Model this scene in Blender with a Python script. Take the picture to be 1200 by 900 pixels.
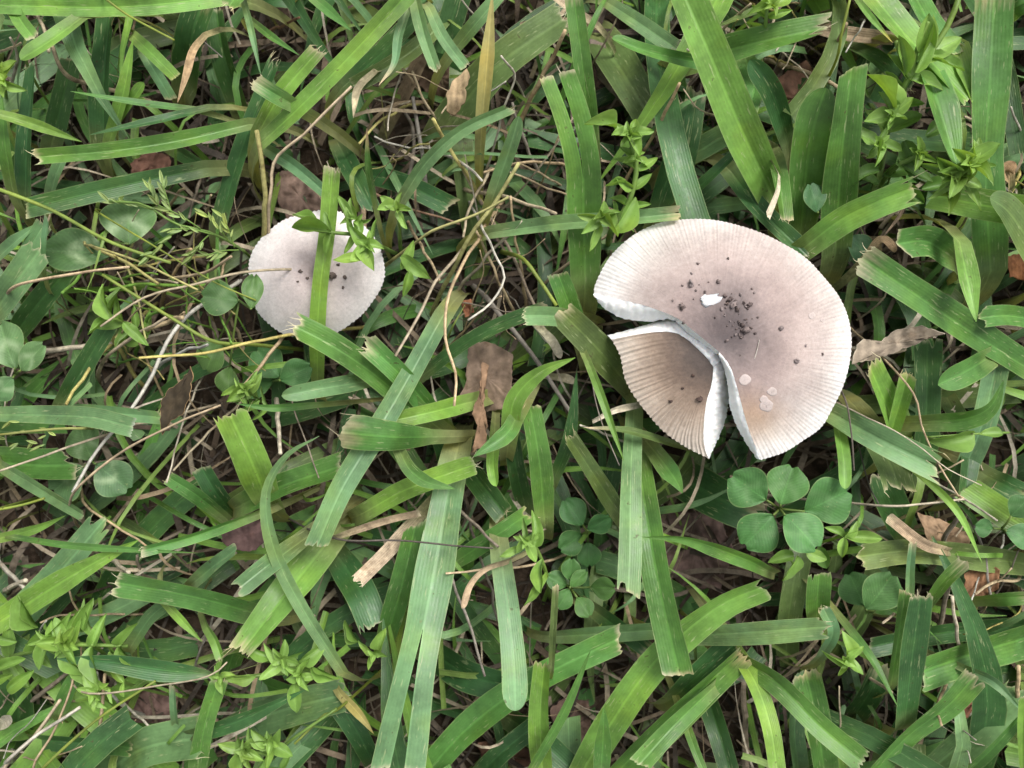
import bpy, math, random
import numpy as np
from mathutils import Vector, Matrix, noise

# ------------------------------------------------------------------ scene, camera, light
for o in list(bpy.data.objects): bpy.data.objects.remove(o)
SC = bpy.context.scene
COL = SC.collection
H = 0.314            # camera height above the soil (m), phone held over the turf
F = 1040.0           # focal length in photo pixels (photo 1200 x 900)
cd = bpy.data.cameras.new('camera'); cam = bpy.data.objects.new('camera', cd); COL.objects.link(cam)
cam.location = (0, 0, H); cam.rotation_euler = (0, 0, 0)
cd.sensor_width = 36.0; cd.lens = 36.0*F/1200.0
cd.clip_start = 0.01; cd.clip_end = 1000
cd.dof.use_dof = True; cd.dof.focus_distance = H-0.060; cd.dof.aperture_fstop = 17.0
SC.camera = cam

SUN_EL, SUN_ROT = math.radians(58), math.radians(35)
wd = bpy.data.worlds.new('World'); SC.world = wd; wd.use_nodes = True
nt = wd.node_tree; nt.nodes.clear()
sky = nt.nodes.new('ShaderNodeTexSky'); sky.sky_type = 'NISHITA'; sky.sun_disc = False
sky.sun_elevation = SUN_EL; sky.sun_rotation = SUN_ROT
sky.air_density = 1.0; sky.dust_density = 4.0; sky.ozone_density = 1.0
hs = nt.nodes.new('ShaderNodeHueSaturation'); hs.inputs['Saturation'].default_value = 0.26   # cloud veil greys the sky
bg = nt.nodes.new('ShaderNodeBackground'); bg.inputs['Strength'].default_value = 0.13
wo = nt.nodes.new('ShaderNodeOutputWorld')
nt.links.new(sky.outputs[0], hs.inputs['Color']); nt.links.new(hs.outputs[0], bg.inputs[0]); nt.links.new(bg.outputs[0], wo.inputs[0])
sl = bpy.data.lights.new('sun', 'SUN'); sl.energy = 2.3; sl.angle = math.radians(26); sl.color = (1.0, 0.98, 0.94)
sun = bpy.data.objects.new('sun', sl); COL.objects.link(sun); sun.location = (0.3, 0.3, 1.0)
sdir = Vector((math.sin(SUN_ROT)*math.cos(SUN_EL), math.cos(SUN_ROT)*math.cos(SUN_EL), math.sin(SUN_EL)))
sun.rotation_euler = sdir.to_track_quat('Z', 'Y').to_euler()
vs = SC.view_settings
vs.view_transform = 'Standard'; vs.look = 'None'; vs.exposure = 0.64; vs.gamma = 1.0
SC.cycles.max_bounces = 6; SC.cycles.diffuse_bounces = 3; SC.cycles.transmission_bounces = 3

R = random.Random(7)
NR = np.random.RandomState(11)

# ------------------------------------------------------------------ helpers
LIFT = 14.0        # the leaves stand on about this depth of thatch
def lift(z): return z+LIFT*np.clip(np.asarray(z, float)/14.0, 0, 1)
def W(px, py, zmm):
    """photo pixel + height above the soil in mm -> world point"""
    z = lift(zmm)*0.001
    k = (H-z)/F
    return np.array(((px-600)*k, (450-py)*k, z))

def P(s):
    out = []
    for t in s.split():
        out.append(tuple(float(v) for v in t.split(',')))
    return out

def catmull(pts, n):
    pts = [np.array(p, float) for p in pts]
    if len(pts) == 2: pts = [pts[0], (pts[0]+pts[1])/2, pts[1]]
    ext = [2*pts[0]-pts[1]]+pts+[2*pts[-1]-pts[-2]]
    dense = []
    for i in range(1, len(ext)-2):
        p0, p1, p2, p3 = ext[i-1:i+3]
        for t in np.linspace(0, 1, 16, endpoint=False):
            dense.append(0.5*((2*p1)+(-p0+p2)*t+(2*p0-5*p1+4*p2-p3)*t*t+(-p0+3*p1-3*p2+p3)*t**3))
    dense.append(ext[-2]); dense = np.array(dense)
    d = np.concatenate([[0], np.cumsum(np.linalg.norm(np.diff(dense, axis=0), axis=1))])
    s = np.linspace(0, d[-1], n)
    return np.stack([np.interp(s, d, dense[:, k]) for k in range(dense.shape[1])], 1), d[-1]

def mesh_obj(name, v, f, mat, parent=None, uv=None, col=None, loc=(0, 0, 0), smooth=True):
    v = np.asarray(v, float)-np.array(loc)
    me = bpy.data.meshes.new(name)
    me.from_pydata(v.tolist(), [], [list(map(int, q)) for q in f])
    finish(me, mat, uv, col, smooth)
    o = bpy.data.objects.new(name, me); COL.objects.link(o)
    o.location = loc
    if parent is not None:
        o.parent = parent; o.location = np.array(loc)-np.array(parent.location)
    return o

def finish(me, mat, uv=None, col=None, smooth=True):
    me.materials.append(mat)
    if smooth: me.polygons.foreach_set('use_smooth', np.ones(len(me.polygons), bool))
    if uv is not None:
        lay = me.uv_layers.new(name='UVMap')
        li = np.zeros(len(me.loops), int); me.loops.foreach_get('vertex_index', li)
        lay.data.foreach_set('uv', np.asarray(uv, float)[li].ravel())
    if col is not None:
        a = me.attributes.new('col', 'FLOAT_COLOR', 'POINT')
        c = np.ones((len(me.vertices), 4)); c[:, :3] = col
        a.data.foreach_set('color', c.ravel())
    me.update()

def fast_mesh(name, V, Q, mat, uv, col):
    """big quad mesh from arrays"""
    me = bpy.data.meshes.new(name)
    me.vertices.add(len(V)); me.vertices.foreach_set('co', V.ravel())
    me.loops.add(Q.size); me.loops.foreach_set('vertex_index', Q.ravel().astype(np.int32))
    me.polygons.add(len(Q)); me.polygons.foreach_set('loop_start', np.arange(0, Q.size, 4, dtype=np.int32))
    me.update(calc_edges=True); me.validate()
    finish(me, mat, uv, col)
    o = bpy.data.objects.new(name, me); COL.objects.link(o); return o

def tag(o, label, cat, group=None, kind=None):
    if label: o['label'] = label
    if cat: o['category'] = cat
    if group: o['group'] = group
    if kind: o['kind'] = kind
    return o

def empty(name, loc):
    o = bpy.data.objects.new(name, None); COL.objects.link(o); o.location = loc
    o.empty_display_size = 0.005
    return o

# ------------------------------------------------------------------ materials
class NT:
    def __init__(s, name):
        s.m = bpy.data.materials.new(name); s.m.use_nodes = True
        s.t = s.m.node_tree; s.t.nodes.clear()
    def n(s, ty, **kw):
        x = s.t.nodes.new(ty)
        for k, v in kw.items(): setattr(x, k, v)
        return x
    def l(s, a, b): s.t.links.new(a, b)
    def val(s, inp, v):
        if hasattr(v, 'is_linked') or isinstance(v, bpy.types.NodeSocket): s.l(v, inp)
        else: inp.default_value = v
    def math(s, op, a, b=0.0, c=0.0, clamp=False):
        x = s.n('ShaderNodeMath', operation=op); x.use_clamp = clamp
        s.val(x.inputs[0], a); s.val(x.inputs[1], b); s.val(x.inputs[2], c); return x.outputs[0]
    def mix(s, f, a, b, mode='MIX'):
        x = s.n('ShaderNodeMix', data_type='RGBA', blend_type=mode)
        s.val(x.inputs[0], f); s.val(x.inputs[6], a); s.val(x.inputs[7], b); return x.outputs[2]
    def noise(s, vec, scale, detail=3, rough=0.55):
        x = s.n('ShaderNodeTexNoise'); x.inputs['Scale'].default_value = scale
        x.inputs['Detail'].default_value = detail; x.inputs['Roughness'].default_value = rough
        if vec is not None: s.l(vec, x.inputs['Vector'])
        return x.outputs['Fac']
    def maprange(s, v, a, b, c, d):
        x = s.n('ShaderNodeMapRange'); s.val(x.inputs[0], v)
        for i, q in enumerate((a, b, c, d)): x.inputs[i+1].default_value = q
        return x.outputs[0]

def leaf_material(name, veins=11, translucency=0.28, rough=0.44, damage=0.62, spec=0.42, midrib=0.3):
    m = NT(name)
    at = m.n('ShaderNodeAttribute', attribute_name='col')
    uv = m.n('ShaderNodeUVMap'); sep = m.n('ShaderNodeSeparateXYZ'); m.l(uv.outputs[0], sep.inputs[0])
    u, v = sep.outputs[0], sep.outputs[1]
    geo = m.n('ShaderNodeNewGeometry'); pos = geo.outputs['Position']
    vein = m.math('SINE', m.math('MULTIPLY', u, veins*2*math.pi))
    fine = m.math('SINE', m.math('MULTIPLY', u, veins*2.7*2*math.pi))
    mr = m.math('ABSOLUTE', m.math('SUBTRACT', u, 0.5))
    rib = m.maprange(mr, 0.02, 0.05, 1.0, 0.0)
    edge = m.maprange(mr, 0.47, 0.5, 0.0, 1.0)
    nz = m.n('ShaderNodeTexNoise'); nz.inputs['Scale'].default_value = 75; nz.inputs['Detail'].default_value = 2; m.l(pos, nz.inputs['Vector'])
    sc3 = m.n('ShaderNodeSeparateColor'); m.l(nz.outputs['Color'], sc3.inputs[0]); n1, nd = sc3.outputs[0], sc3.outputs[1]
    n2 = m.noise(pos, 430, 2, 0.65)
    cv = m.n('ShaderNodeCombineXYZ'); m.l(m.math('MULTIPLY', u, 9.0), cv.inputs[0]); m.l(m.math('MULTIPLY', v, 1.1), cv.inputs[1])
    loc = m.n('ShaderNodeObjectInfo'); m.l(m.math('MULTIPLY', loc.outputs['Random'], 50), cv.inputs[2])
    n3 = m.noise(cv.outputs[0], 1.6, 3, 0.6)
    vf = m.maprange(nd, 0.35, 0.65, 0.012, 0.05)                       # veins stronger in places
    br = m.math('ADD', m.maprange(n1, 0.3, 0.7, 0.72, 1.28), m.math('MULTIPLY', vein, vf))
    br = m.math('ADD', br, m.math('MULTIPLY', fine, m.math('MULTIPLY', vf, 0.7)))
    br = m.math('ADD', br, m.maprange(n2, 0.35, 0.65, -0.10, 0.10))
    br = m.math('ADD', br, m.math('MULTIPLY', rib, midrib))
    c = m.mix(1.0, at.outputs['Color'], br, 'MULTIPLY')
    # yellow drift along the blade, pale abrasion streaks, brown specks
    c = m.mix(m.maprange(nd, 0.5, 0.72, 0.0, 0.5), c, m.mix(1.0, c, (1.4, 1.15, 0.65, 1), 'MULTIPLY'))
    c = m.mix(m.math('MULTIPLY', m.maprange(n3, damage, damage+0.07, 0, 1), 0.5), c, (0.42, 0.46, 0.24, 1))
    c = m.mix(m.math('MULTIPLY', edge, 0.4), c, (0.40, 0.46, 0.20, 1))
    c = m.mix(m.maprange(n2, 0.69, 0.75, 0, 0.6), c, (0.07, 0.045, 0.02, 1))
    c = m.mix(m.maprange(n3, 0.30, 0.22, 0, 0.6), c, (0.20, 0.13, 0.05, 1))
    b = m.n('ShaderNodeBsdfPrincipled'); m.l(c, b.inputs['Base Color'])
    m.l(m.maprange(n2, 0.3, 0.7, rough-0.08, rough+0.1), b.inputs['Roughness']); b.inputs['Specular IOR Level'].default_value = spec
    bp = m.n('ShaderNodeBump'); bp.inputs['Strength'].default_value = 0.5; bp.inputs['Distance'].default_value = 0.00010
    hgt = m.math('ADD', m.math('MULTIPLY', vein, 0.22), m.math('MULTIPLY', n2, 1.6))
    m.l(hgt, bp.inputs['Height']); m.l(bp.outputs[0], b.inputs['Normal'])
    tr = m.n('ShaderNodeBsdfTranslucent'); m.l(m.mix(1.0, c, (1.25, 1.2, 0.5, 1), 'MULTIPLY'), tr.inputs['Color'])
    ms = m.n('ShaderNodeMixShader'); ms.inputs[0].default_value = translucency
    m.l(b.outputs[0], ms.inputs[1]); m.l(tr.outputs[0], ms.inputs[2])
    out = m.n('ShaderNodeOutputMaterial'); m.l(ms.outputs[0], out.inputs[0])
    return m.m

def dry_material(name, scale=500, rough=0.75):
    m = NT(name)
    at = m.n('ShaderNodeAttribute', attribute_name='col')
    geo = m.n('ShaderNodeNewGeometry'); pos = geo.outputs['Position']
    uv = m.n('ShaderNodeUVMap'); sep = m.n('ShaderNodeSeparateXYZ'); m.l(uv.outputs[0], sep.inputs[0])
    n1 = m.noise(pos, scale, 4, 0.65); n2 = m.noise(pos, 110, 2)
    st = m.math('SINE', m.math('MULTIPLY', sep.outputs[0], 50.0))
    br = m.math('ADD', m.maprange(n1, 0.3, 0.7, 0.66, 1.3), m.math('MULTIPLY', st, 0.07))
    br = m.math('MULTIPLY', br, m.maprange(n2, 0.3, 0.7, 0.75, 1.2))
    c = m.mix(1.0, at.outputs['Color'], br, 'MULTIPLY')
    c = m.mix(m.maprange(m.noise(pos, 260, 3), 0.56, 0.7, 0, 0.55), c, m.mix(1.0, c, (0.42, 0.34, 0.27, 1), 'MULTIPLY'))
    b = m.n('ShaderNodeBsdfPrincipled'); m.l(c, b.inputs['Base Color'])
    b.inputs['Roughness'].default_value = rough; b.inputs['Specular IOR Level'].default_value = 0.25
    bp = m.n('ShaderNodeBump'); bp.inputs['Strength'].default_value = 0.7; bp.inputs['Distance'].default_value = 0.00025
    m.l(m.math('ADD', n1, m.math('MULTIPLY', st, 0.2)), bp.inputs['Height']); m.l(bp.outputs[0], b.inputs['Normal'])
    out = m.n('ShaderNodeOutputMaterial'); m.l(b.outputs[0], out.inputs[0])
    return m.m

def soil_material():
    m = NT('soil')
    geo = m.n('ShaderNodeNewGeometry'); pos = geo.outputs['Position']
    n1 = m.noise(pos, 60, 5, 0.65); n2 = m.noise(pos, 420, 5, 0.7)
    c = m.mix(m.maprange(n1, 0.35, 0.65, 0, 1), (0.030, 0.021, 0.014, 1), (0.075, 0.052, 0.036, 1))
    c = m.mix(m.maprange(n2, 0.5, 0.75, 0, 0.6), c, (0.14, 0.10, 0.07, 1))
    b = m.n('ShaderNodeBsdfPrincipled'); m.l(c, b.inputs['Base Color']); b.inputs['Roughness'].default_value = 0.9
    b.inputs['Specular IOR Level'].default_value = 0.15
    bp = m.n('ShaderNodeBump'); bp.inputs['Strength'].default_value = 1.0; bp.inputs['Distance'].default_value = 0.001
    m.l(n2, bp.inputs['Height']); m.l(bp.outputs[0], b.inputs['Normal'])
    out = m.n('ShaderNodeOutputMaterial'); m.l(b.outputs[0], out.inputs[0])
    return m.m

def cap_material(name, sss=0.12, mott=1.0):
    m = NT(name)
    at = m.n('ShaderNodeAttribute', attribute_name='col')
    geo = m.n('ShaderNodeNewGeometry'); pos = geo.outputs['Position']
    n1 = m.noise(pos, 900, 4, 0.7); n2 = m.noise(pos, 140, 4, 0.6); n3 = m.noise(pos, 2200, 2, 0.6)
    br = m.math('MULTIPLY', m.maprange(n1, 0.3, 0.7, 1-0.13*mott, 1+0.11*mott), m.maprange(n2, 0.3, 0.7, 1-0.12*mott, 1+0.10*mott))
    c = m.mix(1.0, at.outputs['Color'], br, 'MULTIPLY')
    c = m.mix(m.math('MULTIPLY', m.maprange(n3, 0.60, 0.70, 0, 0.35), mott), c, m.mix(1.0, c, (0.55, 0.5, 0.48, 1), 'MULTIPLY'))
    b = m.n('ShaderNodeBsdfPrincipled'); m.l(c, b.inputs['Base Color'])
    b.inputs['Roughness'].default_value = 0.6; b.inputs['Specular IOR Level'].default_value = 0.3
    b.inputs['Subsurface Weight'].default_value = sss; b.inputs['Subsurface Radius'].default_value = (1, 0.7, 0.5)
    b.inputs['Subsurface Scale'].default_value = 0.0012
    bp = m.n('ShaderNodeBump'); bp.inputs['Strength'].default_value = 0.4; bp.inputs['Distance'].default_value = 0.0002
    m.l(m.math('ADD', n1, n2), bp.inputs['Height']); m.l(bp.outputs[0], b.inputs['Normal'])
    out = m.n('ShaderNodeOutputMaterial'); m.l(b.outputs[0], out.inputs[0])
    return m.m

def clover_material():
    m = NT('clover_leaf')
    at = m.n('ShaderNodeAttribute', attribute_name='col')
    uv = m.n('ShaderNodeUVMap'); sep = m.n('ShaderNodeSeparateXYZ'); m.l(uv.outputs[0], sep.inputs[0])
    x, y = sep.outputs[0], sep.outputs[1]           # x along the leaflet 0..1, y across -1..1
    geo = m.n('ShaderNodeNewGeometry'); pos = geo.outputs['Position']
    ay = m.math('ABSOLUTE', y)
    vv = m.math('SINE', m.math('MULTIPLY', m.math('SUBTRACT', x, m.math('MULTIPLY', ay, 0.42)), 78.0))
    rib = m.maprange(ay, 0.015, 0.06, 1, 0)
    n1 = m.noise(pos, 200, 4, 0.6); n2 = m.noise(pos, 700, 3, 0.6)
    br = m.math('ADD', m.maprange(n1, 0.3, 0.7, 0.78, 1.22), m.math('MULTIPLY', vv, 0.055))
    br = m.math('ADD', br, m.math('MULTIPLY', rib, 0.25))
    c = m.mix(1.0, at.outputs['Color'], br, 'MULTIPLY')
    ch = m.math('ABSOLUTE', m.math('SUBTRACT', m.math('SUBTRACT', 0.55, m.math('MULTIPLY', ay, 0.35)), x))
    chm = m.math('MULTIPLY', m.maprange(ch, 0.02, 0.16, 1, 0), m.maprange(n1, 0.36, 0.6, 0.1, 0.6))
    c = m.mix(m.math('MULTIPLY', chm, at.outputs['Alpha'], clamp=True), c, (0.30, 0.40, 0.22, 1))
    c = m.mix(m.maprange(ay, 0.93, 1.0, 0, 0.45), c, (0.30, 0.38, 0.16, 1))
    c = m.mix(m.maprange(n2, 0.66, 0.74, 0, 0.5), c, (0.30, 0.34, 0.15, 1))
    b = m.n('ShaderNodeBsdfPrincipled'); m.l(c, b.inputs['Base Color']); b.inputs['Roughness'].default_value = 0.55
    b.inputs['Specular IOR Level'].default_value = 0.35
    bp = m.n('ShaderNodeBump'); bp.inputs['Strength'].default_value = 0.6; bp.inputs['Distance'].default_value = 0.0002
    m.l(m.math('ADD', m.math('MULTIPLY', vv, 0.07), n2), bp.inputs['Height']); m.l(bp.outputs[0], b.inputs['Normal'])
    tr = m.n('ShaderNodeBsdfTranslucent'); m.l(m.mix(1.0, c, (1.3, 1.2, 0.5, 1), 'MULTIPLY'), tr.inputs['Color'])
    ms = m.n('ShaderNodeMixShader'); ms.inputs[0].default_value = 0.22
    m.l(b.outputs[0], ms.inputs[1]); m.l(tr.outputs[0], ms.inputs[2])
    out = m.n('ShaderNodeOutputMaterial'); m.l(ms.outputs[0], out.inputs[0])
    return m.m

M_BLADE = leaf_material('grass_blade')
M_WEED = leaf_material('weed_leaf', veins=3, translucency=0.3, rough=0.5, damage=0.75, midrib=0.22)
M_DRY = dry_material('dry_straw')
M_LITTER = dry_material('leaf_litter', 340, 0.8)
M_SOIL = soil_material()
M_CAP = cap_material('mushroom_cap')
M_FLESH = cap_material('mushroom_flesh', 0.35, 0.25)
M_CLOVER = clover_material()

GREEN = {
 'l': (0.158, 0.305, 0.052), 'g': (0.086, 0.204, 0.042), 'd': (0.045, 0.120, 0.034), 'b': (0.132, 0.248, 0.104),
 'o': (0.108, 0.168, 0.050), 'y': (0.39, 0.345, 0.125), 's': (0.44, 0.345, 0.215),
 't': (0.47, 0.365, 0.235), 'p': (0.50, 0.45, 0.36), 'k': (0.115, 0.095, 0.075), 'n': (0.22, 0.13, 0.075), 'h': (0.25, 0.21, 0.165)}
def jit(c, a=0.12, rng=R):
    k = 1+rng.uniform(-a, a); h = rng.uniform(-0.07, 0.07)
    return np.array((c[0]*k*(1+h), c[1]*k, c[2]*k*(1-h*1.5)))

# ------------------------------------------------------------------ ground
def build_ground():
    n = 221
    u = np.linspace(-1, 1, n)
    x = 0.55*u+220*np.sign(u)*np.abs(u)**15
    X, Y = np.meshgrid(x, x)
    Z = np.zeros_like(X)
    for i in range(n):
        for j in range(n):
            a, b = X[i, j], Y[i, j]
            if abs(a) < 1 and abs(b) < 1:
                Z[i, j] = 0.004*noise.noise((a*22, b*22, 0))+0.0022*noise.noise((a*90, b*90, 3))
    V = np.stack([X, Y, Z-0.001], -1).reshape(-1, 3)
    I = np.arange(n*n).reshape(n, n)
    Q = np.stack([I[:-1, :-1], I[:-1, 1:], I[1:, 1:], I[1:, :-1]], -1).reshape(-1, 4)
    o = fast_mesh('ground', V, Q, M_SOIL, None, None)
    tag(o, 'dark brown soil under the lawn', None, kind='structure')
build_ground()

# ------------------------------------------------------------------ blades
def blade_arrays(pts3, w, colr, tip='cut', fold=0.3, roll=0.0, split=None, rows=30, cols=7, root=True, rng=R, wave=0.04, basew=0.8, tipcol=None):
    """pts3: base -> tip world points of the visible run. Returns V,F,UV,COL."""
    pts3 = [np.array(p, float) for p in pts3]
    path, L = catmull(pts3, rows*4)
    sl_ = np.linspace(0, 1, rows-4).tolist(); sl_ = sl_[:-1]+[1-.0016/max(L, .01), 1-.0011/max(L, .01), 1-.0006/max(L, .01), 1-.0003/max(L, .01), 1.0]; sl_ = np.sort(np.clip(sl_, 0, 1))
    path = np.stack([np.interp(sl_, np.linspace(0, 1, rows*4), path[:, k]) for k in range(3)], 1)
    ext = 0
    if root and path[0][2] > 0.002:
        d = path[0]-path[2]; d[2] = 0; d /= (np.linalg.norm(d)+1e-9)
        z0 = path[0][2]; sh = 0.20*z0+0.004
        e = np.array([path[0]+d*sh*1.0+np.array((0, 0, -z0-0.003)), path[0]+d*sh*0.9+np.array((0, 0, -z0*0.66)),
                      path[0]+d*sh*0.55+np.array((0, 0, -z0*0.26))])
        ee, _ = catmull(list(e)+[path[0]], 7)
        path = np.concatenate([ee[:-1], path]); ext = 6
    n = len(path)
    dl = np.concatenate([[0], np.cumsum(np.linalg.norm(np.diff(path, axis=0), axis=1))])
    Lv = dl[-1]-dl[ext]
    T = np.gradient(path, dl, axis=0); T /= np.linalg.norm(T, axis=1)[:, None]+1e-12
    S = np.cross(T, (0, 0, 1.0))
    for i in range(ext): S[i] = S[ext+1]
    S /= np.linalg.norm(S, axis=1)[:, None]+1e-12
    for i in range(1, n):
        if np.dot(S[i], S[i-1]) < 0: S[i] = -S[i] if i > ext else S[i]
    N = np.cross(S, T)
    cut = tip == 'cut'
    if cut: cols = max(cols, 15)
    a = np.linspace(-1, 1, cols)
    jl = np.zeros(cols)
    if cut:
        am = rng.choice((0.035, 0.05, 0.07, 0.12))
        jl = NR.uniform(-am, am, cols)+rng.choice((.05, .1, .25, .45))*rng.uniform(-1, 1)*a+rng.uniform(-.12, .12)*np.abs(a)
        if rng.random() < .4: jl[NR.rand(cols) < 0.12] -= rng.uniform(.12, .35)
        if rng.random() < .3: jl = jl+.12*np.sin(a*rng.uniform(2, 5)+rng.uniform(0, 6))
    tv = np.clip((dl-dl[ext])/Lv, 0, 1)
    ww = np.ones(n)*w
    if tip == 'point':
        ww *= np.clip((1-tv)/0.45, 0.02, 1)**0.75
    elif tip == 'round':
        ra = min(0.9*w/Lv, 0.5)
        q = np.clip((tv-(1-ra))/ra, 0, 1); ww *= np.sqrt(np.clip(1-q**2.2, 0.004, 1))
    elif tip == 'leaf':
        ww *= np.clip(np.sin(np.pi*np.clip(tv, 0, 1)**0.8), 0.03, 1)**0.8
    ww *= basew+(1-basew)*np.clip(tv*(3 if basew > .5 else 1.15), 0, 1)
    tpr = rng.uniform(-.24, .06); ww *= (1-tpr*.45)+tpr*tv
    ww *= 1+.05*np.sin(dl*rng.uniform(60, 160)+rng.uniform(0, 6))
    for i in range(ext): ww[i] *= 0.55+0.45*i/ext
    ph = rng.uniform(0, 6.28); fr = rng.uniform(50, 110)
    rl = roll+0.25*np.sin(dl*fr*0.5+ph)*min(1, 40*wave)+rng.uniform(-.55, .55)*(tv-.35)
    cr, sr = np.cos(rl)[:, None], np.sin(rl)[:, None]
    S2 = S*cr+N*sr; N2 = N*cr-S*sr
    V = np.zeros((n, cols, 3)); C = np.zeros((n, cols, 3)); U = np.zeros((n, cols, 2))
    brown = rng.choice((0, 0, 0, 0, .0015, .003, .005))
    tc = np.array(tipcol if tipcol is not None else (0.50, 0.45, 0.30))
    for j in range(cols):
        off = a[j]
        und = wave*np.sin(dl*fr+ph+off*1.3)*abs(off)*ww
        c0 = path+S2*(off*ww*0.5*math.cos(fold))[:, None]+N2*(abs(off)*ww*0.5*math.sin(fold)+und)[:, None]
        if cut:
            k = np.clip((dl-(dl[-1]-w*0.6))/(w*0.6), 0, 1)
            c0 = c0+T*(k*jl[j]*w)[:, None]
        if split is not None:
            t0, gap = split
            k = np.clip((tv-t0)/(1-t0), 0, 1)
            c0 = c0+S2*(np.sign(off)*k*gap*0.5*(1 if abs(off) > 0.01 else 0))[:, None]
        V[:, j] = c0
        base = np.array(colr)
        C[:, j] = base
        if ext:
            k = np.clip((dl-dl[ext])/0.02+0.6, 0, 1)[:, None]      # pale sheath towards the root
            C[:, j] = C[:, j]*k+np.array((0.26, 0.27, 0.12))*(1-k)
        if cut and brown > 0:
            k = np.clip((dl-(dl[-1]-brown*(.6+.8*NR.rand())))/brown, 0, 1)[:, None]*.75; C[:, j] = C[:, j]*(1-k)+np.array((.42, .37, .23))*k
        if cut:
            k = (np.clip((dl-(dl[-1]-0.0006-0.0009*NR.rand()))/0.0012, 0, 1)*NR.uniform(.3, 1))[:, None]
            C[:, j] = C[:, j]*(1-k*0.85)+tc*k*0.85
        if tip in ('point',) and tipcol is not None:
            k = np.clip((tv-0.72)/0.2, 0, 1)[:, None]; C[:, j] = C[:, j]*(1-k)+tc*k
        U[:, j, 0] = (off+1)/2; U[:, j, 1] = dl*100
    I = np.arange(n*cols).reshape(n, cols)
    Q = []
    mid = cols//2
    vlist = V.reshape(-1, 3); clist = C.reshape(-1, 3); ulist = U.reshape(-1, 2)
    extra = {}
    if split is not None:                     # second copy of the mid column so the halves part
        vl = [vlist]; cl = [clist]; ul = [ulist]; base_i = n*cols
        t0, gap = split
        k = np.clip((tv-t0)/(1-t0), 0, 1)
        left = V[:, mid]-S2*(k*gap*0.5)[:, None]; right = V[:, mid]+S2*(k*gap*0.5)[:, None]
        vl.append(right); cl.append(C[:, mid]); ul.append(U[:, mid])
        V[:, mid] = left; vl[0] = V.reshape(-1, 3)
        vlist = np.concatenate(vl); clist = np.concatenate(cl); ulist = np.concatenate(ul)
    for i in range(n-1):
        for j in range(cols-1):
            q = [I[i, j], I[i, j+1], I[i+1, j+1], I[i+1, j]]
            if split is not None and j == mid and tv[i] >= split[0]:
                q[0] = n*cols+i; q[3] = n*cols+i+1
            Q.append(q)
    if cut and rng.random() < .65:
        nv = len(vlist); av, ac, au = [], [], []
        for q in range(rng.randint(2, 6)):
            j = rng.randrange(cols); p0 = V[-1, j]; dr = T[-1]+S2[-1]*rng.uniform(-.7, .7)+N2[-1]*rng.uniform(-.5, .7)
            ln_ = w*rng.uniform(.1, .42); sd = S2[-1]*.00012; cv_ = S2[-1]*rng.uniform(-.5, .5)*ln_
            for r_ in range(4):
                t_ = r_/3; c_ = p0-T[-1]*.0004+dr*ln_*t_+cv_*t_*t_
                av += [c_-sd*(1-.7*t_), c_+sd*(1-.7*t_)]; ac += [tc*1.15]*2; au += [(.2, .1), (.25, .1)]
            for r_ in range(3):
                b_ = nv+q*8+r_*2; Q.append([b_, b_+1, b_+3, b_+2])
        vlist = np.concatenate([vlist, av]); clist = np.concatenate([clist, ac]); ulist = np.concatenate([ulist, au])
    return vlist, Q, ulist, clist, path[0]

LAND = [('the large mushroom', 847, 398, 150), ('the small mushroom', 370, 320, 80), ('the square brown leaf scrap', 572, 445, 36),
        ('the five-leaflet clover', 922, 597, 62), ('the tiny clover', 672, 690, 28), ('the grass seed head', 205, 262, 45),
        ('the curled dark brown leaf', 205, 467, 26), ('the tall leafy sprig', 728, 205, 45), ('the bushy branching weed', 1060, 130, 60),
        ('the grey withered leaf', 1050, 400, 42), ('the purple-brown leaf', 285, 625, 20), ('the star-shaped weed', 992, 772, 26),
        ('the tan crumpled leaf', 535, 105, 25), ('the orange leaf scrap', 1147, 683, 18), ('the pale-marked clover', 140, 265, 40),
        ('the small rosette weed', 440, 765, 24), ('the blue-green clover', 105, 548, 42), ('the leafy green weed clump', 80, 755, 45),
        ('the frizzy-edged weed', 620, 632, 22), ('the dead twisted tip', 222, 80, 25)]
CW = {'l': 'yellow-green', 'g': 'green', 'd': 'dark green', 'b': 'grey-green', 'o': 'olive', 'y': 'yellowing',
      's': 'straw-coloured', 't': 'tan', 'p': 'bleached white', 'k': 'dark grey', 'n': 'brown', 'h': 'grey-brown'}

def relation(pts, avoid=None):
    xs = [min(max(p[0], 0), 1200) for p in pts]; ys = [min(max(p[1], 0), 900) for p in pts]
    q, _ = catmull([np.array((x, y, 0)) for x, y in zip(xs, ys)], 15)
    ds = []
    for nm, lx, ly, lr in LAND:
        d = np.hypot(q[:, 0]-lx, q[:, 1]-ly)-lr
        ds.append((d.min(), nm, lx, ly))
    ds.sort()
    near, nm, lx, ly = ds[0]; other = ds[1][1]
    d0 = math.hypot(pts[0][0]-lx, pts[0][1]-ly); d1 = math.hypot(pts[-1][0]-lx, pts[-1][1]-ly)
    Lp = sum(math.dist(pts[i], pts[i+1]) for i in range(len(pts)-1))
    nm, other = nm.replace('the ', ''), other.replace('the ', '')
    if near < 10: return ('pointing at '+nm if d1 < d0-.5*Lp else 'pointing away from '+nm if d1 > d0+.5*Lp else 'lying alongside '+nm)+', near '+other
    return 'between %s and %s' % (nm, other)+(', pointing at former' if d1 < d0-.6*Lp else '')

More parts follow.
